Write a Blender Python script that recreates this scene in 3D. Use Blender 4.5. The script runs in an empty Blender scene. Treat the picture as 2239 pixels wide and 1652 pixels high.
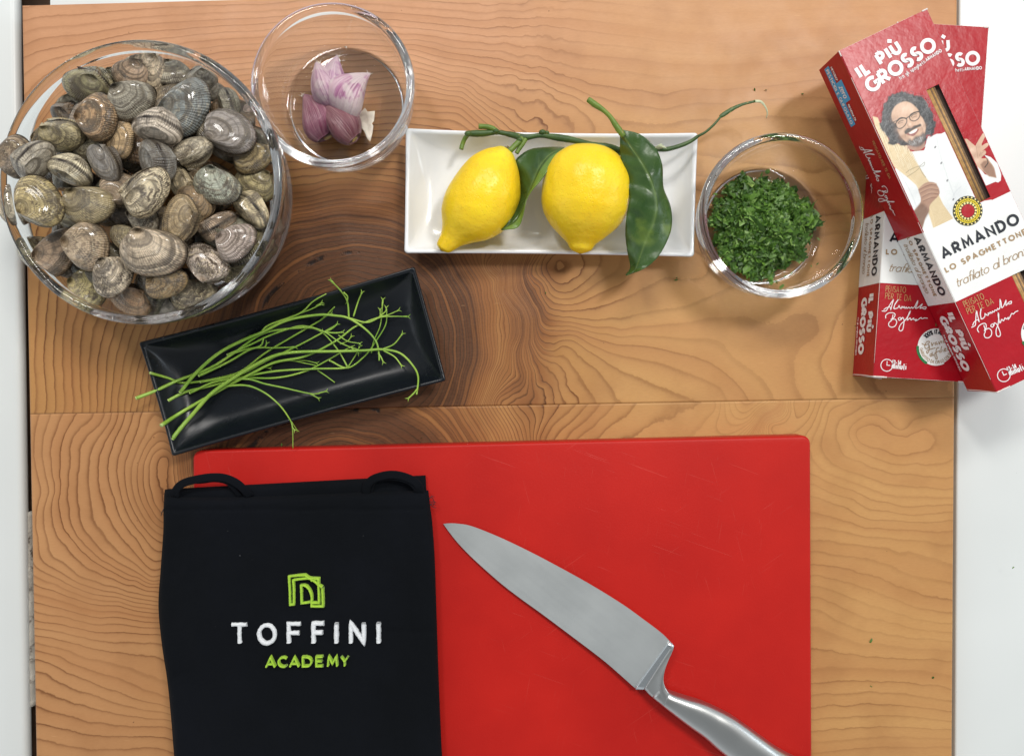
import bpy, math, random
import numpy as np
from mathutils import Vector, Matrix, Euler, noise as mnoise
R = math.radians
scene = bpy.context.scene
COL = scene.collection
random.seed(7)

# ------------------------------------------------------------------ camera, light, exposure
CAM_H, LENS, TILT = 0.578, 26.0, R(1.1)
PXK = 36.0 / LENS / 2239.0          # tangent per layout unit (photo measured as 2239 x 1652 units)
CAM = Vector((0.0, CAM_H * math.tan(TILT), CAM_H))
CROT = Matrix.Rotation(-TILT, 3, 'X')
cd = bpy.data.cameras.new('camera'); cam = bpy.data.objects.new('camera', cd); COL.objects.link(cam)
cd.lens = LENS; cd.sensor_width = 36.0; cd.clip_start = 0.01; cd.clip_end = 20
cam.location = CAM; cam.rotation_euler = (-TILT, 0, 0)
scene.camera = cam

world = bpy.data.worlds.new('World'); scene.world = world; world.use_nodes = True
wn = world.node_tree.nodes; wl = world.node_tree.links
bg = wn['Background']
# an indoor kitchen: pale ceiling overhead, darker walls and floor below
tc = wn.new('ShaderNodeTexCoord'); sx = wn.new('ShaderNodeSeparateXYZ'); rp = wn.new('ShaderNodeValToRGB')
wl.new(tc.outputs['Generated'], sx.inputs[0]); wl.new(sx.outputs['Z'], rp.inputs[0]); wl.new(rp.outputs[0], bg.inputs[0])
tc2 = wn.new('ShaderNodeMath'); tc2.operation = 'MULTIPLY_ADD'; tc2.inputs[1].default_value = 0.5; tc2.inputs[2].default_value = 0.5
wl.new(sx.outputs['Z'], tc2.inputs[0]); wl.new(tc2.outputs[0], rp.inputs[0])
# floor and units below, white tiled walls round about, dim ceiling with the photographer overhead
er = rp.color_ramp.elements
er[0].position = 0.30; er[0].color = (0.42, 0.42, 0.42, 1); er[1].position = 0.48; er[1].color = (1.0, 1.04, 1.08, 1)
for p_, c_ in ((0.66, (0.95, 1.0, 1.04, 1)), (0.84, (0.56, 0.58, 0.60, 1)), (0.96, (0.40, 0.42, 0.43, 1)), (0.99, (0.34, 0.355, 0.365, 1)), (0.998, (0.10, 0.105, 0.11, 1))):
    e_ = er.new(p_); e_.color = c_
bg.inputs[1].default_value = 0.60

def lamp(name, loc, size, power, col=(1, 0.97, 0.93), sy=None):
    ld = bpy.data.lights.new(name, 'AREA'); ld.shape = 'RECTANGLE'; ld.size = size; ld.size_y = sy or size
    ld.energy = power; ld.color = col
    o = bpy.data.objects.new(name, ld); COL.objects.link(o); o.location = loc
    d = Vector((0.05, 0.05, 0)) - Vector(loc)
    o.rotation_euler = d.to_track_quat('-Z', 'Y').to_euler()
    return o
lamp('ceiling_lamp', (0.95, 0.90, 2.1), 0.26, 24.0, sy=0.5)
lamp('ceiling_lamp', (-0.85, 1.42, 2.1), 0.26, 16.0, sy=0.5)
lamp('ceiling_lamp', (0.15, 1.7, 2.1), 0.9, 18.0, sy=0.3)

lamp('added_side_light', (2.6, 0.3, 1.3), 1.0, 9.0, (0.82, 0.92, 1.0), sy=0.8)  # added cool side light for highlights on the glass rims
lamp('added_side_light', (-2.4, -0.6, 1.5), 0.8, 3.0, (0.88, 0.95, 1.0), sy=0.8)  # added weaker counterpart on the left
vs = scene.view_settings
vs.view_transform = 'Standard'; vs.look = 'None'; vs.gamma = 1.0; vs.use_curve_mapping = False; vs.exposure = 0.12
scene.cycles.use_denoising = True
scene.cycles.max_bounces = 28; scene.cycles.transmission_bounces = 28; scene.cycles.transparent_max_bounces = 12
scene.cycles.glossy_bounces = 28; scene.cycles.diffuse_bounces = 4; scene.cycles.sample_clamp_indirect = 60.0; scene.cycles.blur_glossy = 0.5

# ------------------------------------------------------------------ layout helpers
def ray(x, y):
    return CROT @ Vector(((x - 1119.5) * PXK, -(y - 826.0) * PXK, -1.0))
def W(x, y, z=0.0):
    "photo position (layout units) lying at height z"
    d = ray(x, y); t = (z - CAM.z) / d.z
    return CAM + d * t
class Crop:
    def __init__(s, x0, y0, k): s.x0, s.y0, s.k = x0, y0, k
    def __call__(s, zx, zy): return ((s.x0 + zx / s.k) / 1.63644, (s.y0 + zy / s.k) / 1.63644)

# ------------------------------------------------------------------ object helpers
class MB:
    def __init__(s): s.v = []; s.f = []; s.m = []; s.at = {}
    def add(s, vs, fs, mi=0):
        n = len(s.v); s.v.extend([tuple(p) for p in vs]); s.f.extend([tuple(i + n for i in f) for f in fs]); s.m.extend([mi] * len(fs))
    def mesh(s, name, mats, smooth=True):
        me = bpy.data.meshes.new(name); me.from_pydata(s.v, [], s.f)
        for m in (mats if isinstance(mats, (list, tuple)) else [mats]): me.materials.append(m)
        me.polygons.foreach_set('material_index', s.m)
        me.polygons.foreach_set('use_smooth', [smooth] * len(s.f))
        for k, vals in s.at.items():
            if len(vals) and hasattr(vals[0], '__len__'):
                a = me.attributes.new(k, 'FLOAT_COLOR', 'POINT'); a.data.foreach_set('color', np.array(vals, 'f').ravel())
            else:
                a = me.attributes.new(k, 'FLOAT', 'POINT'); a.data.foreach_set('value', np.array(vals, 'f'))
        me.update(); return me
def obj(name, me, parent=None, loc=None):
    o = bpy.data.objects.new(name, me); COL.objects.link(o)
    if parent is not None:
        o.parent = parent
        o.location = loc if loc is not None else -Vector(parent.location)
    elif loc is not None: o.location = loc
    return o
def tag(o, label=None, cat=None, group=None, kind=None):
    if label: o['label'] = label
    if cat: o['category'] = cat
    if group: o['group'] = group
    if kind: o['kind'] = kind
    return o
def empty(name, loc, label=None, cat=None, group=None, kind=None):
    o = bpy.data.objects.new(name, None); COL.objects.link(o); o.location = loc; o.empty_display_size = 0.01
    return tag(o, label, cat, group, kind)

# ------------------------------------------------------------------ material helpers
def newmat(name):
    m = bpy.data.materials.new(name); m.use_nodes = True
    nt = m.node_tree; b = nt.nodes['Principled BSDF']
    return m, nt, b
def setp(b, **k):
    names = dict(col='Base Color', rough='Roughness', metal='Metallic', spec='Specular IOR Level', coat='Coat Weight', coatr='Coat Roughness',
                 trans='Transmission Weight', ior='IOR', sss='Subsurface Weight', sssr='Subsurface Radius', ssss='Subsurface Scale', sheen='Sheen Weight', alpha='Alpha', aniso='Anisotropic')
    for a, v in k.items():
        if a in ('col',): v = (*v, 1) if len(v) == 3 else v
        b.inputs[names[a]].default_value = v
class N:
    "tiny node-graph helper"
    def __init__(s, nt): s.nt = nt
    def n(s, typ, **k):
        nd = s.nt.nodes.new(typ)
        for a, v in k.items(): setattr(nd, a, v)
        return nd
    def put(s, sock, v):
        if isinstance(v, bpy.types.NodeSocket): s.nt.links.new(v, sock)
        elif isinstance(v, (tuple, list)) and len(v) == 3 and len(sock.default_value) == 4: sock.default_value = (*v, 1)
        else: sock.default_value = v
    def math(s, op, a, b=0.0, c=0.0):
        nd = s.n('ShaderNodeMath', operation=op); s.put(nd.inputs[0], a); s.put(nd.inputs[1], b)
        if op in ('MULTIPLY_ADD', 'WRAP', 'SMOOTH_MIN', 'COMPARE'): s.put(nd.inputs[2], c)
        return nd.outputs[0]
    def sstep(s, x, lo, hi, a=0.0, b=1.0):
        nd = s.n('ShaderNodeMapRange', interpolation_type='SMOOTHSTEP'); s.put(nd.inputs[0], x)
        nd.inputs[1].default_value = lo; nd.inputs[2].default_value = hi; nd.inputs[3].default_value = a; nd.inputs[4].default_value = b
        return nd.outputs[0]
    def lin(s, x, lo, hi, a=0.0, b=1.0):
        nd = s.n('ShaderNodeMapRange'); s.put(nd.inputs[0], x)
        nd.inputs[1].default_value = lo; nd.inputs[2].default_value = hi; nd.inputs[3].default_value = a; nd.inputs[4].default_value = b
        return nd.outputs[0]
    def mix(s, f, a, b, blend='MIX'):
        nd = s.n('ShaderNodeMix', data_type='RGBA', blend_type=blend); s.put(nd.inputs[0], f); s.put(nd.inputs[6], a); s.put(nd.inputs[7], b)
        return nd.outputs[2]
    def rotscale(s, v, ang, sc):
        a = s.n('ShaderNodeMapping'); s.nt.links.new(v, a.inputs[0]); a.inputs['Rotation'].default_value = (0, 0, ang); return s.scalev(a.outputs[0], sc)
    def noise(s, scale, vec=None, detail=3.0, rough=0.5, dist=0.0):
        nd = s.n('ShaderNodeTexNoise'); nd.inputs['Scale'].default_value = scale; nd.inputs['Detail'].default_value = detail
        nd.inputs['Roughness'].default_value = rough; nd.inputs['Distortion'].default_value = dist
        if vec is not None: s.nt.links.new(vec, nd.inputs['Vector'])
        return nd.outputs[0]
    def attr(s, name, out='Fac'):
        nd = s.n('ShaderNodeAttribute', attribute_name=name); return nd.outputs[out]
    def pos(s): return s.n('ShaderNodeNewGeometry').outputs['Position']
    def objc(s): return s.n('ShaderNodeTexCoord').outputs['Object']
    def scalev(s, v, sc):
        nd = s.n('ShaderNodeMapping'); s.nt.links.new(v, nd.inputs[0]); nd.inputs['Scale'].default_value = sc; return nd.outputs[0]
    def xyz(s, x, y, z=0.0):
        nd = s.n('ShaderNodeCombineXYZ'); s.put(nd.inputs[0], x); s.put(nd.inputs[1], y); s.put(nd.inputs[2], z); return nd.outputs[0]
    def bump(s, h, strength, dist, nrm=None):
        nd = s.n('ShaderNodeBump'); s.put(nd.inputs['Height'], h); nd.inputs['Strength'].default_value = strength; nd.inputs['Distance'].default_value = dist
        if nrm is not None: s.nt.links.new(nrm, nd.inputs['Normal'])
        return nd.outputs[0]
def plain(name, col, rough=0.5, var=0.0, vscale=80, bump=0.0, bscale=400, bdist=0.0003, **k):
    m, nt, b = newmat(name); g = N(nt); setp(b, col=col, rough=rough, **k)
    if var:
        n = g.noise(vscale, g.pos(), 4)
        f = g.lin(n, 0.3, 0.7, 1 - var, 1 + var)
        nd = g.n('ShaderNodeVectorMath', operation='SCALE'); nd.inputs[0].default_value = col; g.put(nd.inputs['Scale'], f)
        nt.links.new(nd.outputs[0], b.inputs['Base Color'])
    if bump:
        nt.links.new(g.bump(g.noise(bscale, g.pos(), 3), bump, bdist), b.inputs['Normal'])
    return m

# ------------------------------------------------------------------ shape helpers
def rrect(n=8, rad=0.06, asp=1.0):
    "unit rounded rectangle loop in 0..1 x 0..1; rad is in the y unit, asp = width/height"
    rx, ry = rad / asp, rad
    pts = []
    for cx, cy, a0 in ((1 - rx, ry, -90), (1 - rx, 1 - ry, 0), (rx, 1 - ry, 90), (rx, ry, 180)):
        for i in range(n + 1):
            a = R(a0 + 90 * i / n); pts.append((cx + rx * math.cos(a), cy + ry * math.sin(a)))
    # subdivide straights
    out = []
    for i, p in enumerate(pts):
        q = pts[(i + 1) % len(pts)]; out.append(p)
        if (i + 1) % (n + 1) == 0:
            for k in range(1, 10): out.append((p[0] + (q[0] - p[0]) * k / 10, p[1] + (q[1] - p[1]) * k / 10))
    return out
def bil(c, u, v):
    "c = TL, TR, BR, BL"
    return (c[0] * (1 - u) + c[1] * u) * (1 - v) + (c[3] * (1 - u) + c[2] * u) * v
def loft(mb, loops, mi=0, cap0=True, cap1=True, flip=False):
    n = len(loops[0]); b = len(mb.v); fs = []
    vs = [p for l in loops for p in l]
    for k in range(len(loops) - 1):
        for i in range(n):
            j = (i + 1) % n; q = (k * n + i, k * n + j, (k + 1) * n + j, (k + 1) * n + i)
            fs.append(q[::-1] if flip else q)
    if cap0: fs.append(tuple(range(n)) if flip else tuple(reversed(range(n))))
    if cap1: 
        r = range((len(loops) - 1) * n, len(loops) * n); fs.append(tuple(reversed(r)) if flip else tuple(r))
    mb.add(vs, fs, mi)
def slab(corners, z0, z1, bevel, rad, mat, name, parent=None, asp=1.5, inset0=0.0, n=6):
    "box with rounded corners and rounded edges; corners = TL,TR,BR,BL as xy vectors"
    mb = MB(); c = [Vector((p[0], p[1], 0)) for p in corners]
    w = (c[1] - c[0]).length; h = (c[3] - c[0]).length
    prof = [(bevel, z0)] + [(bevel * (1 - math.sin(a)), z0 + bevel * (1 - math.cos(a))) for a in (R(45), R(90))]
    prof += [(bevel * (1 - math.cos(a)), z1 - bevel + bevel * math.sin(a)) for a in (0, R(22), R(45), R(67), R(90))]
    loops = []
    for ins, z in prof:
        l = []
        rr = max(rad - ins, 0.0005) / (h - 2 * ins)
        for u, v in rrect(n, rr, (w - 2 * ins) / (h - 2 * ins)):
            U = ins / w + u * (1 - 2 * ins / w); V = ins / h + v * (1 - 2 * ins / h)
            p = bil(c, U, V); l.append((p.x, p.y, z))
        loops.append(l)
    loft(mb, loops, flip=True)
    return obj(name, mb.mesh(name, mat), parent)
def frames(pts):
    T = []
    for i in range(len(pts)):
        a = pts[max(i - 1, 0)]; b = pts[min(i + 1, len(pts) - 1)]; T.append((b - a).normalized())
    up = Vector((0, 0, 1)) if abs(T[0].z) < 0.9 else Vector((1, 0, 0))
    n = (up - T[0] * up.dot(T[0])).normalized(); out = []
    for t in T:
        n = (n - t * n.dot(t)); n = n.normalized() if n.length > 1e-6 else t.orthogonal().normalized()
        out.append((t, n, t.cross(n)))
    return out
def spline(pts, sub=6):
    "Catmull-Rom through points (Vectors or tuples)"
    P = [Vector(p) for p in pts]
    if len(P) < 3: return P if len(P) < 2 else [P[0].lerp(P[1], i / sub) for i in range(sub + 1)]
    P = [P[0] * 2 - P[1]] + P + [P[-1] * 2 - P[-2]]; out = []
    for i in range(1, len(P) - 2):
        a, b, c, d = P[i - 1], P[i], P[i + 1], P[i + 2]
        for k in range(sub):
            t = k / sub
            out.append(0.5 * ((2 * b) + (c - a) * t + (2 * a - 5 * b + 4 * c - d) * t * t + (3 * b - a - 3 * c + d) * t ** 3))
    out.append(P[-2]); return out
def tube(mb, pts, rad, seg=8, mi=0, flat=1.0, rough=0.0):
    n = len(pts); fr = frames(pts); loops = []
    for i, (p, (t, nn, bb)) in enumerate(zip(pts, fr)):
        r = rad(i / (n - 1)) if callable(rad) else rad
        if rough: r *= 1 + random.uniform(-rough, rough)
        loops.append([p + nn * (math.cos(2 * math.pi * k / seg) * r * flat) + bb * (math.sin(2 * math.pi * k / seg) * r) for k in range(seg)])
    loft(mb, loops, mi)
def lathe(mb, prof, cx, cy, seg=96, mi=0):
    "closed profile list of (r,z) – first and last on the axis or closed"
    loops = [[(cx + r * math.cos(2 * math.pi * k / seg), cy + r * math.sin(2 * math.pi * k / seg), z) for k in range(seg)] for r, z in prof]
    loft(mb, loops, mi, cap0=True, cap1=True)
def nz(x, y, z=0.0, s=1.0): return mnoise.noise(Vector((x * s, y * s, z)))
# ------------------------------------------------------------------ countertop and wooden board
def countertop_mat():
    m, nt, b = newmat('white_laminate'); g = N(nt); setp(b, rough=0.35)
    n = g.noise(9, g.pos(), 2); sp = g.sstep(g.noise(260, g.pos(), 2), 0.80, 0.83)
    c = g.mix(g.lin(n, 0.3, 0.7), (0.66, 0.69, 0.68), (0.70, 0.73, 0.72)); c = g.mix(g.math('MULTIPLY', sp, 0.45), c, (0.35, 0.33, 0.29))
    nt.links.new(c, b.inputs['Base Color']); return m
M_CT = countertop_mat()
ZC = -0.022
def xy(x, y, z): p = W(x, y, z); return (p.x, p.y)
# right side and top of counter run under the board; on the left a separate slab with a gap
mb = MB()
p = [xy(110, -500, ZC), xy(2040, -500, ZC), xy(2040, 2300, ZC), xy(110, 2300, ZC)]
mb.add([(a, b, ZC) for a, b in p] + [(a, b, ZC - 0.03) for a, b in p], [(3, 2, 1, 0), (4, 5, 6, 7), (0, 1, 5, 4), (1, 2, 6, 5), (2, 3, 7, 6), (3, 0, 4, 7)])
tag(obj('countertop', mb.mesh('countertop', M_CT, False)), kind='structure')
rc = [xy(2101, -500, -0.010), xy(3300, -500, -0.010), xy(3300, 2300, -0.010), xy(2085, 2300, -0.010)]
o = slab(rc, -0.045, -0.010, 0.0015, 0.004, M_CT, 'countertop'); tag(o, kind='structure')
lc = [xy(-900, -500, ZC), xy(27, -500, ZC), xy(66, 2300, ZC), xy(-900, 2300, ZC)]
o = slab(lc, ZC - 0.011, ZC, 0.0045, 0.006, M_CT, 'countertop'); tag(o, kind='structure')
def dirt_mat():
    m, nt, b = newmat('dirty_trim'); g = N(nt); setp(b, rough=0.6)
    n = g.noise(120, g.pos(), 5, 0.7); c = g.mix(g.sstep(n, 0.5, 0.66), (0.50, 0.47, 0.41), (0.07, 0.045, 0.03))
    nt.links.new(c, b.inputs['Base Color']); nt.links.new(g.bump(n, 0.6, 0.002), b.inputs['Normal']); return m
M_DIRT = dirt_mat()
mb = MB()   # separate strip forming the dirty lower edge of the left counter slab
ys = np.linspace(1120, 1545, 46); loops = []
for i, y in enumerate(ys):
    x0 = 56 + (y - 1120) * 0.018; w = 8 + 3 * nz(y * 0.03, 3)
    a = W(x0, y, ZC - 0.006); b_ = W(x0 + w, y, ZC - 0.006)
    dz = 0.0012 * nz(y * .05, 1)
    loops.append([(a.x, a.y, ZC - 0.020), (b_.x, b_.y, ZC - 0.020), (b_.x, b_.y, ZC - 0.010 + dz), (b_.x - 0.001, b_.y, ZC - 0.007 + dz), (a.x, a.y, ZC - 0.005 + dz)])
loft(mb, loops)
tag(obj('slab_edge_strip', mb.mesh('slab_edge_strip', M_DIRT)), 'grimy pale lower edge of the counter slab left of the wooden board', 'trim')
mb = MB(); c = [xy(-200, -500, -0.055), xy(2400, -500, -0.055), xy(2400, 2300, -0.055), xy(-200, 2300, -0.055)]
mb.add([(a, b, -0.055) for a, b in c] + [(a, b, -0.06) for a, b in c], [(3, 2, 1, 0), (4, 5, 6, 7), (0, 1, 5, 4), (1, 2, 6, 5), (2, 3, 7, 6), (3, 0, 4, 7)])
tag(obj('gap_backing', mb.mesh('gap_backing', plain('gap_shade_brown', (0.06, 0.03, 0.014), 0.8, 0.5, 60), False)), kind='structure')  # dark sheet added below so the gaps beside the board look shaded

# grain field: growth-ring number traced as contour lines, thin-plate interpolated
cU = Crop(1300, 900, 1.317); cL = Crop(0, 1200, 1.0984); cR = Crop(2764, 1300, 1.1766); cI = lambda x, y: (x, y)
UP = [
 (0, cI, [(760, 705)]), (4, cI, [(715, 700), (760, 645), (810, 700), (765, 760)]),
 (8, cI, [(640, 700), (680, 630), (760, 600), (840, 620), (885, 700), (870, 800), (640, 830)]),
 (13, cI, [(560, 760), (580, 650), (630, 600), (700, 560), (780, 545), (880, 565), (950, 630), (985, 720), (985, 810), (955, 880), (530, 880)]),
 (20, cI, [(480, 760), (520, 640), (570, 560), (630, 505), (740, 485), (860, 500), (960, 560), (1020, 660), (1035, 760), (1005, 882), (440, 880)]),
 (28, cI, [(400, 740), (450, 620), (540, 500), (620, 440), (740, 415), (870, 425), (1000, 500), (1055, 600), (1072, 700), (1075, 800), (1045, 878), (350, 888)]),
 (32, cI, [(330, 750), (390, 600), (480, 450), (600, 375), (740, 360), (890, 370), (1040, 460), (1085, 570), (1095, 650), (1100, 760), (1065, 872), (300, 890)]),
 (38, cU, [(620, 60), (660, 200), (740, 280), (750, 400), (720, 480), (745, 600), (620, 700)]),
 (36, cI, [(250, 790), (300, 620), (400, 420), (560, 310), (740, 300), (900, 300), (1040, 350)]), (42, cU, [(780, 340), (770, 480), (790, 600), (830, 690)]),
 (46, cU, [(790, 430), (830, 500), (900, 530), (960, 600), (1010, 690)]),
 (48, cU, [(800, 350), (830, 440), (940, 450), (1080, 540), (1150, 610), (1250, 690)]),
 (50, cU, [(790, 260), (860, 390), (1000, 390), (1120, 460), (1400, 520), (1560, 590), (1680, 640)]),
 (52, cU, [(770, 180), (900, 350), (1150, 380), (1400, 400), (1700, 430), (1740, 500), (1830, 560)]),
 (53.5, cU, [(765, 100), (850, 280), (950, 320), (1220, 350), (1500, 300), (1820, 200), (2000, 160)]),
 (55, cU, [(790, 60), (870, 250), (1000, 270), (1200, 230), (1400, 130), (1600, 80)]),
 (57, cU, [(820, 60), (880, 180), (950, 215), (1040, 190), (1200, 90)]), (59, cU, [(860, 80), (900, 130), (960, 145), (1030, 100), (1050, 50)]),
 (53, cU, [(2080, 450), (2150, 380)]), (54.2, cU, [(2230, 600), (2180, 500), (2230, 380), (2300, 300)]), (55, cU, [(2400, 600), (2420, 400), (2500, 250), (2700, 150)]),
 (40, cI, [(180, 890), (175, 740), (220, 560), (300, 400), (420, 280), (600, 245), (740, 243), (900, 240), (1000, 250)]),
 (44, cI, [(100, 890), (95, 740), (120, 540), (200, 350), (350, 240), (600, 190), (740, 188), (900, 180), (1010, 200)]),
 (46, cI, [(913, 161), (1047, 203), (1130, 250)]), (48, cI, [(60, 400), (200, 220), (600, 145), (900, 130), (1115, 180), (1200, 205), (1283, 250)]),
 (49, cI, [(1350, 256), (1430, 267), (1543, 262), (1700, 250), (1900, 260)]), (50.5, cI, [(1150, 150), (1283, 195), (1450, 225), (1700, 200), (1950, 190)]),
 (52, cI, [(60, 250), (300, 130), (600, 92), (885, 88), (1100, 115), (1300, 150), (1500, 165), (1800, 140), (2090, 150)]),
 (55, cI, [(60, 120), (300, 70), (600, 50), (885, 45), (1200, 55), (1500, 95), (1800, 80), (2090, 90)]),
 (58, cI, [(60, 40), (300, 20), (600, 8), (885, 0), (1200, 0), (1600, 25), (2090, 30)]), (61, cI, [(60, -40), (800, -60), (1600, -40), (2100, -30)])]
LO = [
 (0, cI, [(745, 1040)]), (4, cI, [(700, 1010), (745, 985), (800, 1010)]), (8, cI, [(620, 1000), (680, 955), (745, 940), (830, 960), (880, 1010)]),
 (12, cI, [(520, 1020), (600, 940), (680, 910), (745, 900), (850, 908), (930, 950), (980, 1010)]), (20, cI, [(460, 1040), (480, 930), (520, 892), (1000, 890), (1045, 960), (1060, 1020)]),
 (26, cI, [(1055, 890), (1090, 950), (1110, 1020)]), (32, cI, [(1100, 885), (1125, 925), (1150, 1000)]), (35, cI, [(1135, 885), (1165, 925), (1162, 960), (1160, 1020)]),
 (38, cI, [(1235, 882), (1200, 925), (1180, 960), (1180, 1020)]), (40, cI, [(1290, 880), (1250, 925), (1215, 960), (1200, 1020)]),
 (42, cI, [(1360, 875), (1310, 925), (1270, 955), (1240, 1020)]), (43.5, cI, [(1425, 870), (1400, 915), (1340, 955)]), (44.5, cI, [(1560, 885), (1500, 935), (1440, 965)]),
 (45, cI, [(1700, 880), (1600, 960), (1500, 1020)]),
 (24, cL, [(200, 310), (170, 400), (175, 500), (200, 620), (170, 740), (195, 850), (320, 950), (500, 1010), (640, 1030)]), (22.5, cL, [(130, 330), (125, 700), (150, 880)]),
 (25.5, cL, [(260, 320), (222, 440), (225, 560), (218, 640), (235, 760), (330, 870), (450, 940), (610, 990)]),
 (27, cL, [(370, 310), (285, 400), (275, 560), (270, 680), (305, 790), (400, 885), (520, 950)]), (28.5, cL, [(420, 330), (340, 440), (325, 600), (345, 740), (440, 850), (600, 960)]),
 (31, cL, [(490, 320), (430, 480), (440, 600), (480, 720), (600, 880)]), (34, cL, [(610, 310), (540, 470), (525, 590), (560, 700), (640, 780)]), (38, cL, [(660, 480), (650, 620), (700, 660)]),
 (20.5, cL, [(130, 950), (300, 1020), (640, 1080)]), (16.5, cL, [(140, 1100), (400, 1145), (640, 1160)]), (11, cL, [(150, 1275), (400, 1370), (550, 1430), (660, 1460), (900, 1500)]),
 (8.5, cL, [(150, 1420), (660, 1520)]), (6.3, cL, [(150, 1560), (680, 1620)]), (4.5, cL, [(150, 1680), (680, 1720)]), (26, cI, [(420, 1240), (480, 1200)]),
 (38.5, cR, [(365, 300), (450, 310), (600, 320)]), (36.6, cR, [(330, 330), (345, 240), (410, 205), (550, 195), (745, 195), (330, 360), (460, 420), (740, 438)]),
 (34.5, cR, [(350, 132), (230, 190), (195, 300), (185, 380), (260, 450), (500, 530), (740, 545)]), (35.6, cR, [(420, 140), (740, 135)]),
 (33, cR, [(60, 155), (-20, 250), (60, 330), (170, 465), (400, 565), (560, 600), (750, 592)]), (31.6, cR, [(170, 520), (480, 635), (630, 650), (750, 630)]),
 (30, cR, [(180, 620), (400, 690), (740, 700)]), (28.5, cR, [(180, 715), (600, 765), (740, 795)]), (27, cR, [(180, 790), (450, 830), (600, 885), (740, 915)]),
 (25, cR, [(180, 890), (440, 960), (600, 1020), (740, 1045)]), (22, cR, [(180, 1030), (350, 1110), (560, 1150), (740, 1165)]), (20, cR, [(180, 1190), (700, 1240)]),
 (18.5, cR, [(180, 1310), (740, 1330)]), (16, cR, [(180, 1440), (740, 1460)]), (14, cR, [(180, 1545), (740, 1535)]), (12, cR, [(180, 1640), (740, 1610)]), (9, cR, [(180, 1760), (740, 1730)])]
def rbf(lines):
    P, V = [], []
    for val, c, pts in lines:
        q = [c(*a) for a in pts]
        for i, a in enumerate(q):
            P.append(a); V.append(val)
            if i + 1 < len(q) and math.dist(a, q[i + 1]) > 70 and math.dist(a, q[i + 1]) < 260: P.append(((a[0] + q[i + 1][0]) / 2, (a[1] + q[i + 1][1]) / 2)); V.append(val)
    P = np.array(P) / 1000; V = np.array(V, float); n = len(P)
    def K(a, b):
        d2 = ((a[:, None] - b[None]) ** 2).sum(-1) + 1e-12
        return 0.5 * d2 * np.log(d2)
    A = np.zeros((n + 3, n + 3)); A[:n, :n] = K(P, P) + np.eye(n) * 2e-4; A[:n, n] = 1; A[:n, n + 1:] = P; A[n, :n] = 1; A[n + 1:, :n] = P.T
    w = np.linalg.solve(A, np.concatenate([V, [0, 0, 0]]))
    def f(X):
        X = X / 1000; out = np.empty(len(X))
        for s in range(0, len(X), 8000):
            x = X[s:s + 8000]; out[s:s + 8000] = K(x, P) @ w[:n] + w[n] + x @ w[n + 1:]
        return out
    return f
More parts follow.
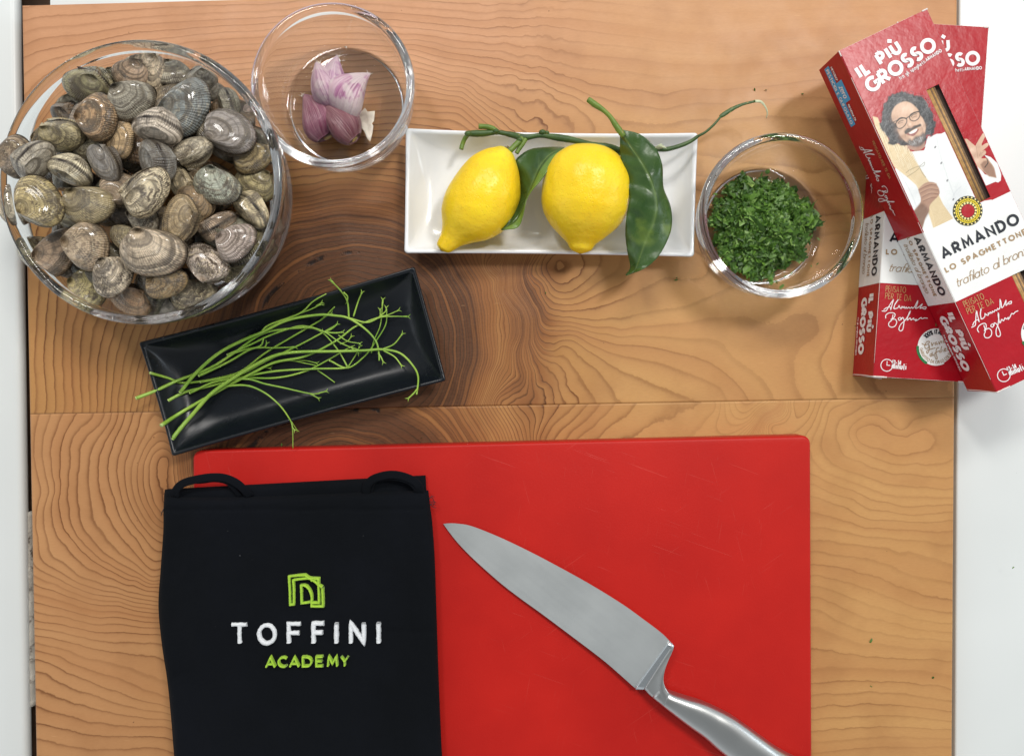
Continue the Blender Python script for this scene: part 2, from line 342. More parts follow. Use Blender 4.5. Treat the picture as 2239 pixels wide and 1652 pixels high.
def wood_mat():
    m, nt, b = newmat('grained_wood'); g = N(nt)
    p = g.pos(); gr = g.attr('grain'); tone = g.attr('tone'); sq = g.attr('squig')
    w1 = g.lin(g.noise(16, p, 2), 0.25, 0.75, -0.55, 0.55); w2 = g.lin(g.noise(70, p, 2), 0.25, 0.75, -0.22, 0.22)
    w3 = g.lin(g.noise(420, p, 2), 0.25, 0.75, -0.03, 0.03)
    f = g.math('ADD', g.math('ADD', gr, g.math('MULTIPLY', w1, g.attr('wob'))), g.math('ADD', g.math('MULTIPLY', w2, sq), w3))
    fr = g.math('FRACT', f); fl = g.math('FLOOR', f)
    wn_ = g.n('ShaderNodeTexWhiteNoise', noise_dimensions='1D'); g.put(wn_.inputs['W'], fl); rnd = wn_.outputs[0]
    up = g.math('POWER', fr, g.lin(rnd, 0, 1, 5.0, 15.0)); dn = g.sstep(fr, 0.93, 1.0, 1, 0)
    lo = g.sstep(fr, 0.0, 0.05, 0.45, 0)
    line = g.math('ADD', g.math('MULTIPLY', g.math('MULTIPLY', up, dn), 2.4), g.math('MULTIPLY', g.math('MULTIPLY', g.math('POWER', fr, 2.2), dn), 0.30))
    line = g.math('MINIMUM', g.math('ADD', line, g.math('MULTIPLY', lo, 0.35)), 1.0)
    along = g.lin(g.noise(14, p, 3), 0.35, 0.65, 0.45, 1.0)
    line = g.math('MULTIPLY', line, g.math('MULTIPLY', along, g.lin(rnd, 0, 1, 0.45, 1.25)))
    line = g.math('MINIMUM', g.math('MULTIPLY', line, g.attr('contrast')), 1.0)
    big = g.lin(g.noise(5, p, 2), 0.35, 0.65)
    base = g.mix(big, (0.40, 0.198, 0.064), (0.51, 0.265, 0.093))
    base = g.mix(g.math('MULTIPLY', g.attr('pale'), 0.8), base, (0.56, 0.31, 0.115))
    base = g.mix(g.attr('pink'), base, (0.60, 0.31, 0.165))
    ring2 = g.lin(g.noise(1.0, g.xyz(g.math('MULTIPLY', f, 0.45), 0.3, 0.1), 2), 0.3, 0.7, 0.0, 0.42)
    base = g.mix(ring2, base, (0.40, 0.165, 0.06))
    tn = g.math('ADD', tone, g.lin(g.noise(22, p, 3), 0.3, 0.7, -0.12, 0.12))
    tn = g.math('ADD', tn, g.math('MULTIPLY', g.lin(g.noise(1.0, g.xyz(g.math('MULTIPLY', f, 0.8), 3.1, 0.4), 2), 0.3, 0.7, -0.5, 0.5), tone))
    base = g.mix(g.lin(tn, 0, 0.5), base, (0.27, 0.108, 0.036)); base = g.mix(g.lin(tn, 0.5, 1.0), base, (0.10, 0.040, 0.018))
    dark = g.mix(tone, (0.16, 0.056, 0.016), (0.030, 0.018, 0.009))
    col = g.mix(line, base, dark)
    fine = g.noise(900, g.scalev(p, (0.25, 1, 1)), 3, 0.6)
    col = g.mix(g.lin(fine, 0.35, 0.7, 0, 0.14), col, (0.30, 0.13, 0.05))
    # dark specks and short scratches
    sp = g.sstep(g.noise(230, p, 1), 0.795, 0.83); col = g.mix(g.math('MULTIPLY', sp, 0.7), col, (0.12, 0.05, 0.02))
    sc = g.sstep(g.noise(60, g.scalev(p, (1, 9, 1)), 2), 0.72, 0.78); col = g.mix(g.math('MULTIPLY', sc, 0.18), col, (0.75, 0.45, 0.22))
    bark = g.math('MULTIPLY', g.sstep(g.math('ABSOLUTE', g.math('SUBTRACT', gr, 12.6)), 0.15, 0.75, 1, 0), g.sstep(g.noise(55, p, 4, 0.7), 0.47, 0.56))
    bark = g.math('MULTIPLY', bark, g.attr('bark')); col = g.mix(bark, col, (0.02, 0.012, 0.009))
    nt.links.new(col, b.inputs['Base Color'])
    nt.links.new(g.lin(g.noise(40, p, 3), 0.3, 0.7, 0.36, 0.50), b.inputs['Roughness']); setp(b, spec=0.28)
    h = g.math('ADD', g.math('MULTIPLY', line, -0.6), g.math('MULTIPLY', fine, 0.35)); h = g.math('SUBTRACT', h, g.math('MULTIPLY', bark, 2.0))
    nt.links.new(g.bump(h, 0.25, 0.0006), b.inputs['Normal']); return m
M_WOOD = wood_mat()
def sst(x, a, b): t = np.clip((x - a) / (b - a), 0, 1); return t * t * (3 - 2 * t)
BT = 0.032
wb = empty('wooden_board', W(1100, 826, -BT), 'large pale wooden board of two glued planks with dark knots', 'wooden board')
JY = lambda x: 905 - (x - 65) * (37 / 2020.)
def plank(name, fld, up):
    nx, ny = 560, (250 if up else 230)
    XL = lambda y: 50 + (y - 14) * 0.0190; XR = lambda y: 2091 - y * 0.0068
    D = np.zeros((ny, nx, 2)); 
    for j in range(ny):
        for_v = j / (ny - 1)
        us = np.linspace(0, 1, nx)
        xs = XL(900) + us * (XR(900) - XL(900)); yj = 905 - (xs - 65) * (37 / 2020.)
        if up:
            top = 14 - us * 55; y = top + (yj - 0.15 - top) * for_v
        else:
            y = yj + 0.2 + (1850 - yj) * for_v
        x = (50 + (y - 14) * 0.0190) * (1 - us) + us * (2091 - y * 0.0068)
        D[j, :, 0] = x; D[j, :, 1] = y
    flat = D.reshape(-1, 2); g = fld(flat)
    # slow hand-drawn wobble of the field
    x, y = flat[:, 0], flat[:, 1]
    contrast = np.ones(len(x)); tone = np.zeros(len(x)); squig = np.ones(len(x))
    right = sst(x, 1180, 1420)
    if up:
        k = np.hypot((x - 770) / 1.0, (y - 700) / 0.95)
        tone = 0.95 * (1 - sst(g, 12, 15)) + 0.75 * (1 - sst(g, 14, 28)) * sst(g, 12, 14) + 0.52 * (1 - sst(k, 230, 500))
        tone += 0.5 * np.exp(-((x - 1165) / 50) ** 2) * sst(y, 540, 600) + 0.30 * np.exp(-((x - 985) / 40) ** 2) * sst(y, 560, 650)
        tone *= (1 - 0.7 * right); contrast = 1.30 - 0.80 * right - 0.75 * (1 - sst(y, 40, 360)) * (1 - 0.4 * right); contrast += 0.25 * np.exp(-((x - 1160) / 90) ** 2) * sst(y, 540, 600)
        squig = 0.40 + 1.3 * np.exp(-((x - 1165) / 90) ** 2) - 0.25 * right 
        pink = (1 - sst(y, 60, 420)) * (1 - 0.5 * sst(x, 900, 1500))
    else:
        k = np.hypot(x - 745, y - 1040)
        tone = 0.9 * (1 - sst(g, 11, 14)) * (1 - sst(k, 230, 330)) + 0.66 * (1 - sst(k, 230, 430)) + 0.3 * np.exp(-((x - 1165) / 50) ** 2) * (1 - sst(y, 960, 1100)) + 0.22 * np.exp(-((x - 430) / 150) ** 2 - ((y - 1080) / 150) ** 2)
        contrast = 1.20 - 0.78 * right; contrast -= 0.35 * sst(y, 1250, 1400) * (1 - right); squig = 0.45 + 0.1 * right; pink = 0.35 * (1 - sst(x, 200, 700))
    bark = (k < 330).astype(float) * (x < 830)
    vs_top = np.array([tuple(W(a, b, 0)) for a, b in flat]); vs_top[:, 2] = 0.0
    idx = np.arange(nx * ny).reshape(ny, nx)
    F = np.stack([idx[1:, :-1], idx[1:, 1:], idx[:-1, 1:], idx[:-1, :-1]], -1).reshape(-1, 4)
    # rounded rim and vertical sides
    rim = list(idx[0, :]) + list(idx[1:, -1]) + list(idx[-1, :-1][::-1]) + list(idx[1:-1, 0][::-1])
    mb = MB(); base = [tuple(v) for v in vs_top]; fs = [tuple(int(i) for i in q) for q in F]
    c = vs_top.mean(0); n0 = len(base); nr = len(rim); loopz = [(0.0007, -0.0006), (0.0011, -0.0018), (0.0011, -BT + 0.001), (0.0, -BT)]
    at = {'grain': list(g), 'tone': list(np.clip(tone, 0, 1.1)), 'contrast': list(np.clip(contrast, 0, 1.6)), 'squig': list(squig), 'pink': list(pink), 'bark': list(bark), 'pale': list(right * np.ones(len(x))), 'wob': list(np.clip(1.0 - 0.6 * right - 0.35 * (1 - sst(x, 350, 500)) - (0.5 * (1 - sst(y, 150, 420)) if up else 0.3), 0.15, 1))}
    cur = rim
    for off, z in loopz:
        nxt = []
        for i in rim:
            v = vs_top[i]; j, k2 = divmod(i, nx)
            ox = (-1 if k2 == 0 else 1 if k2 == nx - 1 else 0) * off; oy = (0 if (j in (0, ny - 1) and ((j == 0) != up)) else 1 if (j == 0 and up) else -1 if (j == ny - 1 and not up) else 0) * off
            nxt.append(len(base)); base.append((v[0] + ox, v[1] + oy, z))
            for kk in at: at[kk].append(at[kk][i])
        for a in range(nr):
            b2 = (a + 1) % nr; fs.append((nxt[a], cur[a], cur[b2], nxt[b2]))
        cur = nxt
    fs.append(tuple(cur[::-1]))
    mb.v = base; mb.f = fs; mb.m = [0] * len(fs); mb.at = at
    me = mb.mesh(name, M_WOOD)
    return obj('plank', me, wb)
plank('plank_upper', rbf(UP), True); plank('plank_lower', rbf(LO), False)
# ------------------------------------------------------------------ glass bowls
def glass_mat():
    m, nt, b = newmat('clear_glass'); setp(b, col=(0.975, 0.995, 1.0), rough=0.0, trans=1.0, ior=1.42); return m
M_GLASS = glass_mat()
def bowl(rim_xy, rim_r, H, base_r, wall, lip, label, name='glass_bowl'):
    z = H; c = W(rim_xy[0], rim_xy[1], H); cx, cy = c.x, c.y
    e = empty(name, (cx, cy, 0), label, 'glass bowl', 'clear glass bowls')
    outer = []; inner = []
    n = 16
    for i in range(n + 1):      # outer wall, quarter-ellipse-like flank
        t = i / n; a = t * math.pi / 2
        r = base_r + (rim_r - lip * 0.35 - base_r) * math.sin(a) ** 0.92; zz = 0.003 + (H - lip * 1.1 - 0.003) * (1 - math.cos(a)) ** 0.98
        outer.append((r, zz))
    for r, zz in outer: 
        pass
    prof = [(0.0001, 0.0006), (base_r * 0.5, 0.0005), (base_r * 0.88, 0.0), (base_r * 0.95, 0.0), (base_r * 0.985, 0.0012)] + outer
    # rolled lip
    lc = (rim_r - lip * 0.5, H - lip * 0.5)
    for a in range(-60, 211, 22):
        prof.append((lc[0] + lip * 0.5 * math.cos(R(a)), lc[1] + lip * 0.5 * math.sin(R(a))))
    ins = []          # inside follows the outside at an even wall thickness
    for i, (r, zz) in enumerate(outer[:-1]):
        p, q = outer[max(i - 1, 0)], outer[min(i + 1, len(outer) - 1)]
        dr, dz = (1.0, 0.0) if i == 0 else (q[0] - p[0], q[1] - p[1]); L_ = math.hypot(dr, dz); w_ = wall * (1.35 - 0.35 * i / n)
        ins.append((r - dz / L_ * w_, zz + dr / L_ * w_))
    ins = [q for q in ins if q[1] < H - lip * 1.0]
    prof += ins[::-1] + [(base_r * 0.7, 0.003 + wall * 1.33), (base_r * 0.4, 0.003 + wall * 1.26), (0.0001, 0.003 + wall * 1.2)]
    prof = [(r, zz + 0.0003) for r, zz in prof]
    mb = MB(); lathe(mb, prof, cx, cy, 128)
    obj('bowl_wall', mb.mesh('bowl_wall', M_GLASS), e)
    return e, (cx, cy), 0.003 + wall * 1.3
BIG, BIGC, BIGF = bowl((307, 398), 0.0955, 0.080, 0.064, 0.0026, 0.0070, 'large clear glass bowl heaped with clams at the upper left of the board')
GAR, GARC, GARF = bowl((726, 185), 0.0585, 0.050, 0.044, 0.0024, 0.0064, 'small clear glass bowl holding garlic cloves beside the clam bowl')
PAR, PARC, PARF = bowl((1710, 470), 0.0590, 0.050, 0.044, 0.0024, 0.0064, 'small clear glass bowl holding chopped parsley beside the pasta boxes')

# ------------------------------------------------------------------ clams
def shell_mat():
    m, nt, b = newmat('clam_shell'); g = N(nt)
    s = g.attr('s'); th = g.attr('th'); oi = g.n('ShaderNodeObjectInfo'); col = oi.outputs['Color']; rnd = oi.outputs['Random']; al = oi.outputs['Alpha']
    seed = g.math('MULTIPLY', rnd, 97.0); P = g.objc()
    off = g.n('ShaderNodeVectorMath', operation='ADD'); nt.links.new(P, off.inputs[0]); nt.links.new(g.xyz(seed, seed, seed), off.inputs[1]); Q = off.outputs[0]
    sw = g.math('ADD', s, g.lin(g.noise(3.5, Q, 2), 0.3, 0.7, -0.035, 0.035))
    band = g.noise(1.0, g.xyz(g.math('MULTIPLY', sw, 9.0), seed, 0.0), 3, 0.6)
    fineb = g.noise(1.0, g.xyz(g.math('MULTIPLY', sw, 46.0), seed, 2.0), 2, 0.6)
    rad = g.noise(1.0, g.xyz(g.math('MULTIPLY', th, 2.6), seed, 5.0), 2, 0.5)
    c = g.mix(g.sstep(band, 0.42, 0.56), g.mix(0.72, col, (0.05, 0.038, 0.025)), col)
    c = g.mix(g.sstep(fineb, 0.45, 0.72, 0, 0.4), c, g.mix(0.6, col, (0.62, 0.52, 0.38)))
    c = g.mix(g.sstep(rad, 0.50, 0.60, 0, 0.6), c, g.mix(0.65, col, (0.035, 0.03, 0.024)))
    # tent / zigzag markings
    tz = g.n('ShaderNodeTexVoronoi'); tz.inputs['Scale'].default_value = 1.0
    zz = g.math('PINGPONG', g.math('MULTIPLY', th, 3.0), 0.5)
    nt.links.new(g.xyz(g.math('MULTIPLY', th, 2.2), g.math('MULTIPLY', sw, 4.5), seed), tz.inputs['Vector'])
    chev = g.math('FRACT', g.math('ADD', g.math('MULTIPLY', sw, 7.0), g.math('MULTIPLY', g.math('PINGPONG', g.math('ADD', g.math('MULTIPLY', th, 1.9), g.lin(g.noise(6, Q, 3), .3, .7, -.35, .35)), 0.6), 0.9)))
    zmask = g.math('MULTIPLY', g.math('MULTIPLY', g.sstep(chev, 0.50, 0.70), g.sstep(g.noise(5, Q, 3), 0.44, 0.58)), g.math('MULTIPLY', al, 0.9))
    c = g.mix(zmask, c, (0.055, 0.035, 0.022))
    pale = g.math('MULTIPLY', g.math('MULTIPLY', g.sstep(chev, 0.30, 0.18), g.sstep(g.noise(4, Q, 3), 0.48, 0.58)), g.math('MULTIPLY', al, 0.75)); c = g.mix(pale, c, (0.62, 0.54, 0.41))
    # worn umbo and blotches
    c = g.mix(g.sstep(g.math('ADD', s, g.lin(g.noise(6, Q, 3), 0.3, 0.7, -0.15, 0.15)), 0.35, 0.05, 0, 0.5), c, g.mix(0.35, col, (0.3, 0.25, 0.18)))
    chk = g.math('MULTIPLY', g.math('SINE', g.math('MULTIPLY', th, 30.0)), g.math('SINE', g.math('MULTIPLY', sw, 52.0)))
    c = g.mix(g.math('MULTIPLY', g.sstep(chk, 0.05, 0.45), g.math('MULTIPLY', g.sstep(g.noise(3.5, Q, 3), 0.46, 0.58, 0, 0.75), g.lin(al, 0, .6, .35, 1.0))), c, (0.05, 0.04, 0.03))
    c = g.mix(g.sstep(g.noise(3.2, Q, 4, 0.6), 0.50, 0.64, 0, 0.7), c, (0.075, 0.062, 0.052))
    c = g.mix(g.sstep(g.noise(9, Q, 4, 0.7), 0.60, 0.70, 0, 0.55), c, (0.50, 0.47, 0.41))
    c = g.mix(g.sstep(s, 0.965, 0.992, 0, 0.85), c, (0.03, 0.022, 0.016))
    # radial riblets crossed by growth lines
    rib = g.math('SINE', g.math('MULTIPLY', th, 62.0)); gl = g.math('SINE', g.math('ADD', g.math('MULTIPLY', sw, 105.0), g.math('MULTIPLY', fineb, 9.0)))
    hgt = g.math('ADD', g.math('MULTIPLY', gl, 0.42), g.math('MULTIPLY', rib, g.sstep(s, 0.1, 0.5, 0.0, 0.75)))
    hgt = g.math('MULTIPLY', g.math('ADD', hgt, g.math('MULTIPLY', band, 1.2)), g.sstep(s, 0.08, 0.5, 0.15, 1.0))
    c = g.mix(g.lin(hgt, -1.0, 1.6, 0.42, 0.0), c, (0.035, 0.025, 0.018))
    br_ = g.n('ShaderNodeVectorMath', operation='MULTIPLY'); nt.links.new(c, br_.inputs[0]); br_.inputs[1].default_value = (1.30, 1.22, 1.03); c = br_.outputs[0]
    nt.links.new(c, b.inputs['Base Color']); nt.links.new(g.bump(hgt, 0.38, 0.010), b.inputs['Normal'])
    nt.links.new(g.lin(g.noise(7, Q, 2), 0.3, 0.7, 0.24, 0.42), b.inputs['Roughness']); setp(b, spec=0.5, coat=0.5, coatr=0.10)
    return m
M_SHELL = shell_mat()
M_LIG = plain('dark_ligament', (0.022, 0.014, 0.009), 0.45)
M_LIP = plain('shell_rim', (0.30, 0.25, 0.18), 0.5, 0.3, 200)
def valve_mesh(name, hy, th_, ux, seed, side):
    NT, NS = 56, 26; mb = MB(); S = []; T = []
    rnd = random.Random(seed); ph = [rnd.uniform(0, 6) for _ in range(4)]
    U = Vector((ux, hy * 0.985))
    def B(a):
        cx, sy = math.cos(a), math.sin(a)
        x = 0.5 * math.copysign(abs(cx) ** 0.92, cx); y = (hy if sy > 0 else hy * 1.05) * math.copysign(abs(sy) ** (1.05 if sy > 0 else 0.9), sy)
        if sy > 0: y *= 1 - 0.20 * abs(cx - ux) ** 1.5
        x *= 1 + 0.015 * math.sin(3 * a + ph[0]); y *= 1 + 0.02 * math.sin(2 * a + ph[1])
        if sy > 0: y += 0.045 * math.exp(-((x - ux) / 0.11) ** 2)
        return Vector((x, y))
    for k in range(NS + 1):
        s = k / NS
        for i in range(NT):
            a = 2 * math.pi * i / NT; p = U.lerp(B(a), s)
            if s > 0.40: q = (s - 0.40) / 0.60; h = (1 - q ** 2.1) ** 0.60
            else: q = (0.40 - s) / 0.40; h = 1 - 0.66 * q ** 2.3
            ridge = 1 + 0.010 * math.sin(s * 60 + ph[2]) * (s > 0.3) + 0.012 * math.sin(s * 17 + ph[3]) * (s > 0.3)
            # beak curls past the hinge line
            py = p.y + (0.06 * (1 - s) ** 3)
            mb.v.append((p.x, py, side * th_ * h * ridge)); S.append(s); T.append(a + math.pi / 2)
    for k in range(NS):
        for i in range(NT):
            j = (i + 1) % NT; q = (k * NT + i, k * NT + j, (k + 1) * NT + j, (k + 1) * NT + i)
            mb.f.append(q if side < 0 else q[::-1]); mb.m.append(0)
    mb.at = {'s': S, 'th': T}; return mb.mesh(name, M_SHELL)
VAR = []
for i, (hy, tt, ux) in enumerate([(0.34, 0.25, -0.18), (0.36, 0.25, 0.20), (0.31, 0.24, -0.24), (0.38, 0.27, 0.10), (0.32, 0.24, 0.26), (0.35, 0.26, -0.12)]):
    VAR.append((valve_mesh('shell_half', hy, tt, ux, 10 + i, 1), valve_mesh('shell_half', hy, tt, ux, 40 + i, -1), hy, tt, ux))
mb = MB()
loft(mb, [[(x, math.cos(2 * math.pi * k / 10) * 0.030 * r, math.sin(2 * math.pi * k / 10) * 0.034 * r) for k in range(10)] for x, r in ((-.17, .2), (-.12, .9), (0, 1.1), (.12, .8), (.18, .15))])
ME_LIG = mb.mesh('ligament', M_LIG)
# palette: colour, marking strength
C = dict(gb=(0.38, 0.31, 0.22), cr=(0.74, 0.68, 0.56), gr=(0.42, 0.41, 0.37), bl=(0.23, 0.255, 0.275), go=(0.44, 0.33, 0.18), br=(0.36, 0.24, 0.15),
         pk=(0.45, 0.36, 0.26), ye=(0.54, 0.47, 0.28), pa=(0.60, 0.55, 0.46), vi=(0.27, 0.285, 0.30), dk=(0.30, 0.26, 0.20), gn=(0.40, 0.39, 0.25))
# x, y (crop pixels), length, umbo direction, tilt, roll, layer, colour, marks, label
cc = Crop(0, 100, 1.5018)
CL = [
 (485, 235, 255, 200, 15, 10, 1, 'gb', .1, 'smooth grey brown clam at the upper left edge of the heap'),
 (790, 172, 295, 75, 10, 0, 1, 'cr', .75, 'cream clam with brown dashes at the very top of the heap'),
 (625, 205, 170, 100, 0, 0, 0, 'pa', .0, 'plain pale clam half hidden behind the topmost dashed clam'),
 (470, 315, 235, 60, 30, 25, 2, 'gb', .15, 'upright brown ribbed clam standing below the smooth grey brown one'),
 (712, 255, 230, 80, 10, 0, 1, 'gb', .3, 'dark banded clam between the topmost clam and the rough grey one'),
 (708, 392, 262, 120, 20, 10, 2, 'gr', .15, 'rough grey clam on end near the top centre of the heap'),
 (930, 255, 215, 85, -35, 0, 1, 'gr', .2, 'grey green ribbed clam with its striped edge showing behind the big blue one'),
 (1075, 285, 180, 100, 40, 20, 1, 'gr', .2, 'small grey clam at the top right behind the big blue one'),
 (1005, 425, 325, 155, 15, -5, 2, 'bl', .25, 'big dark blue grey clam in the upper right of the heap'),
 (1228, 402, 165, 30, 65, 0, 1, 'gr', .2, 'small grey clam showing a black seam inside the right rim'),
 (340, 410, 225, 95, 15, -10, 0, 'gr', .05, 'rough pale grey clam behind the golden one on the left'),
 (530, 480, 255, 165, 10, -5, 3, 'go', .55, 'golden brown clam with bright bars in the upper left of the heap'),
 (340, 578, 240, 110, 30, -15, 3, 'ye', .45, 'cream and green striped clam with a black ligament on the left'),
 (842, 545, 262, 92, 66, 0, 3, 'cr', .0, 'cream clam seen from its hinge in the middle of the heap'),
 (655, 600, 210, 180, 0, 0, 1, 'ye', .1, 'yellow brown ribbed clam wedged under the golden one'),
 (1240, 565, 285, 225, 10, 0, 2, 'vi', .1, 'dark grey clam with a whitish end near the right rim'),
 (1040, 660, 225, 285, 15, 0, 2, 'pa', .6, 'beige clam with dark stripes right of the cream hinge clam'),
 (90, 692, 225, 175, 15, -15, 2, 'gb', .65, 'brown chequered clam sticking out over the left rim'),
 (195, 715, 240, 145, 72, 0, 3, 'gr', .25, 'speckled grey clam seen seam up beside the left rim'),
 (372, 770, 235, 62, 68, 0, 3, 'cr', .25, 'whitish speckled clam with a dark open seam on the left'),
 (565, 730, 225, 40, 15, 5, 3, 'bl', .1, 'blue grey clam with an orange brown edge left of the centre'),
 (832, 720, 250, 25, 45, 0, 3, 'vi', .05, 'slate coloured clam with a heart shaped beak near the centre'),
 (970, 822, 205, 35, 20, 0, 1, 'cr', .1, 'small cream clam under the slate coloured one'),
 (1172, 852, 255, 85, 5, 0, 3, 'gr', .7, 'pale grey clam with dark checks right of the centre'),
 (1362, 700, 215, 120, 0, 10, 1, 'go', .5, 'golden brown clam pressed against the right glass wall'),
 (1372, 842, 225, 60, 0, 10, 0, 'gn', .3, 'greenish clam against the right glass wall below the golden one'),
 (790, 880, 300, 150, 50, -5, 4, 'cr', .95, 'zigzag patterned clam with a white hinge at the centre of the heap'),
 (655, 870, 220, 250, 10, 0, 2, 'pk', .1, 'plain brownish clam left of the zigzag hinge clam'),
 (62, 952, 220, 20, 0, 0, 1, 'pa', .3, 'beige striped clam leaning on the left glass wall'),
 (212, 932, 290, 205, 15, 0, 4, 'ye', .8, 'big yellow clam with bold black bars at the far left'),
 (488, 952, 280, 115, 10, -5, 3, 'gb', .3, 'big brown grey clam left of centre with rough dark edge'),
 (775, 1030, 190, 190, 10, 0, 2, 'gr', .6, 'small dark and cream banded clam below the centre'),
 (968, 1035, 275, 345, 5, 5, 3, 'pk', .1, 'pinkish brown clam below and right of the centre'),
 (1045, 940, 220, 60, 5, 0, 2, 'br', .2, 'dark brown clam behind the pinkish brown one'),
 (1172, 1052, 215, 300, 65, 0, 2, 'gb', .1, 'brown grey clam with its seam up near the right rim'),
 (1350, 982, 225, 40, 60, 0, 2, 'cr', .25, 'greyish cream clam gaping white at the right rim'),
 (1275, 1152, 235, 150, 0, 5, 3, 'gr', .15, 'grey clam with fine dark stripes in the lower right'),
 (182, 1210, 235, 75, 20, -30, 1, 'gn', .7, 'green and black clam standing on end at the lower left rim'),
 (315, 1200, 270, 150, 10, 0, 2, 'gb', .1, 'smooth dark brown clam beside the green and black one'),
 (475, 1175, 265, 175, 10, -5, 3, 'pk', .5, 'reddish brown clam with a pointed pink beak in the lower left'),
 (682, 1130, 200, 60, 0, 0, 2, 'gn', .6, 'small dark green patterned clam below the big brown grey one'),
 (832, 1205, 345, 95, 5, 0, 4, 'pa', .3, 'largest beige clam with clear growth rings in the lower half'),
 (1112, 1262, 255, 240, 5, 0, 2, 'cr', 1.0, 'black and cream clam with strong contrast at the lower right'),
 (605, 1335, 240, 145, 10, -5, 3, 'cr', .85, 'white clam with brown zigzags at the bottom left of the heap'),
 (898, 1370, 228, 120, 30, 0, 3, 'go', .5, 'yellow brown clam lying below the largest beige one'),
 (470, 1420, 225, 170, 5, 0, 1, 'ye', .7, 'yellow and black barred clam under the white zigzag one'),
 (705, 1455, 250, 60, 10, 0, 1, 'br', .3, 'rough brown clam at the very bottom of the heap'),
 (1050, 1442, 245, 110, -5, 0, 1, 'dk', .9, 'dark zigzag clam at the bottom right of the heap'),
 (890, 1488, 150, 100, 0, 0, 0, 'gr', .0, 'small plain grey clam at the bottom beside the dark zigzag one'),
 (1268, 1312, 200, 70, 0, 0, 0, 'ye', .5, 'yellow barred clam low against the lower right glass wall'),
 (235, 580, 150, 160, 0, 0, 0, 'br', .2, 'small brown clam behind the cream and green striped one'),
 (490, 640, 200, 100, 0, 0, 1, 'dk', .4, 'dark clam deep between the golden and the blue grey ones'),
 (590, 370, 150, 90, 0, 0, 0, 'br', .2, 'small brown clam deep behind the rough grey one'),
 (835, 425, 170, 90, 0, 0, 0, 'bl', .1, 'dark blue clam deep behind the big blue grey one'),
 (1140, 340, 150, 90, 0, 0, 0, 'gr', .1, 'grey clam tucked behind the right end of the big blue one'),
 (330, 1315, 190, 250, 0, 0, 0, 'dk', .2, 'dark clam low at the left under the smooth brown one'),
 (690, 1010, 190, 80, 0, 0, 0, 'dk', .2, 'blackish clam deep between the brown grey and banded ones'),
 (390, 1050, 180, 80, 0, 0, 0, 'gb', .2, 'grey brown clam deep behind the reddish brown one'),
 (1290, 455, 180, 300, 10, 0, 0, 'pa', .1, 'pale clam low beside the right glass wall at the top'),
]
clam_items = []
def put_clam(i, p, L, a, t, r, col, al, label, group, wy=1.0):
    v = VAR[i % len(VAR)]
    M = Matrix.Rotation(R(a - 90), 4, 'Z') @ Matrix.Rotation(R(t), 4, 'X') @ Matrix.Rotation(R(r), 4, 'Y')
    e = empty('clam', p, label, 'clam', group)
    e.rotation_euler = M.to_euler(); e.scale = (L, L * wy, L)
    cj = [c * random.uniform(0.9, 1.1) for c in col]
    for me in v[:2]:
        o = bpy.data.objects.new('shell_half', me); COL.objects.link(o); o.parent = e; o.color = (*cj, al)
    if abs(t) > 25:
        o = bpy.data.objects.new('ligament', ME_LIG); COL.objects.link(o); o.parent = e; o.location = (v[4] + (0.18 if v[4] < 0.05 else -0.18), v[2] * 0.93, 0)
    return e
bx, by = BIGC
for i, (zx, zy, L, a, t, r, ly, ck, al, lab) in enumerate(CL):
    x, y = cc(zx, zy)
    p0 = W(x, y, 0.08); d = math.hypot(p0.x - bx, p0.y - by) / 0.093
    z = 0.060 + 0.022 * (1 - min(d, 1.1) ** 2) + (ly - 2) * 0.0075
    if zx < 300 and ly >= 2: z += 0.012
    p = W(x, y, z); rr = math.hypot(p.x - bx, p.y - by)
    Lm = L / 2.457 * 0.357e-3 * (CAM_H - z) / CAM_H
    lim = 0.092 - Lm * 0.30
    if z < 0.075 and rr > lim and zx > 250:
        k = lim / rr; p = Vector((bx + (p.x - bx) * k, by + (p.y - by) * k, z))
    put_clam(i, p, Lm * 1.03, a + random.uniform(-6, 6), t + random.uniform(-5, 5), r + random.uniform(-6, 6), C[ck], al, lab, 'clams heaped in the big glass bowl')
# lower layers of the heap, seen only through gaps and glass
k = 0
for zl, rl, n in ((0.030, 0.062, 11), (0.047, 0.074, 18), (0.058, 0.060, 11)):
    for j in range(n):
        a = 2 * math.pi * (j + random.random() * .4) / n; rr = rl * (1.0 if j % 3 else 0.5)
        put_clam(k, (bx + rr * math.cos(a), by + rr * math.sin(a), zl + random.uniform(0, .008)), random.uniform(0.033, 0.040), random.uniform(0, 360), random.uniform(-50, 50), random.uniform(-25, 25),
                 tuple(v * .55 for v in random.choice([C['gb'], C['gr'], C['br'], C['dk']])), random.choice([.1, .4]), 'clam buried under the others deep inside the big glass bowl', 'clams buried deep in the big glass bowl'); k += 1  # shell colours dimmed so the gaps in the heap look shaded

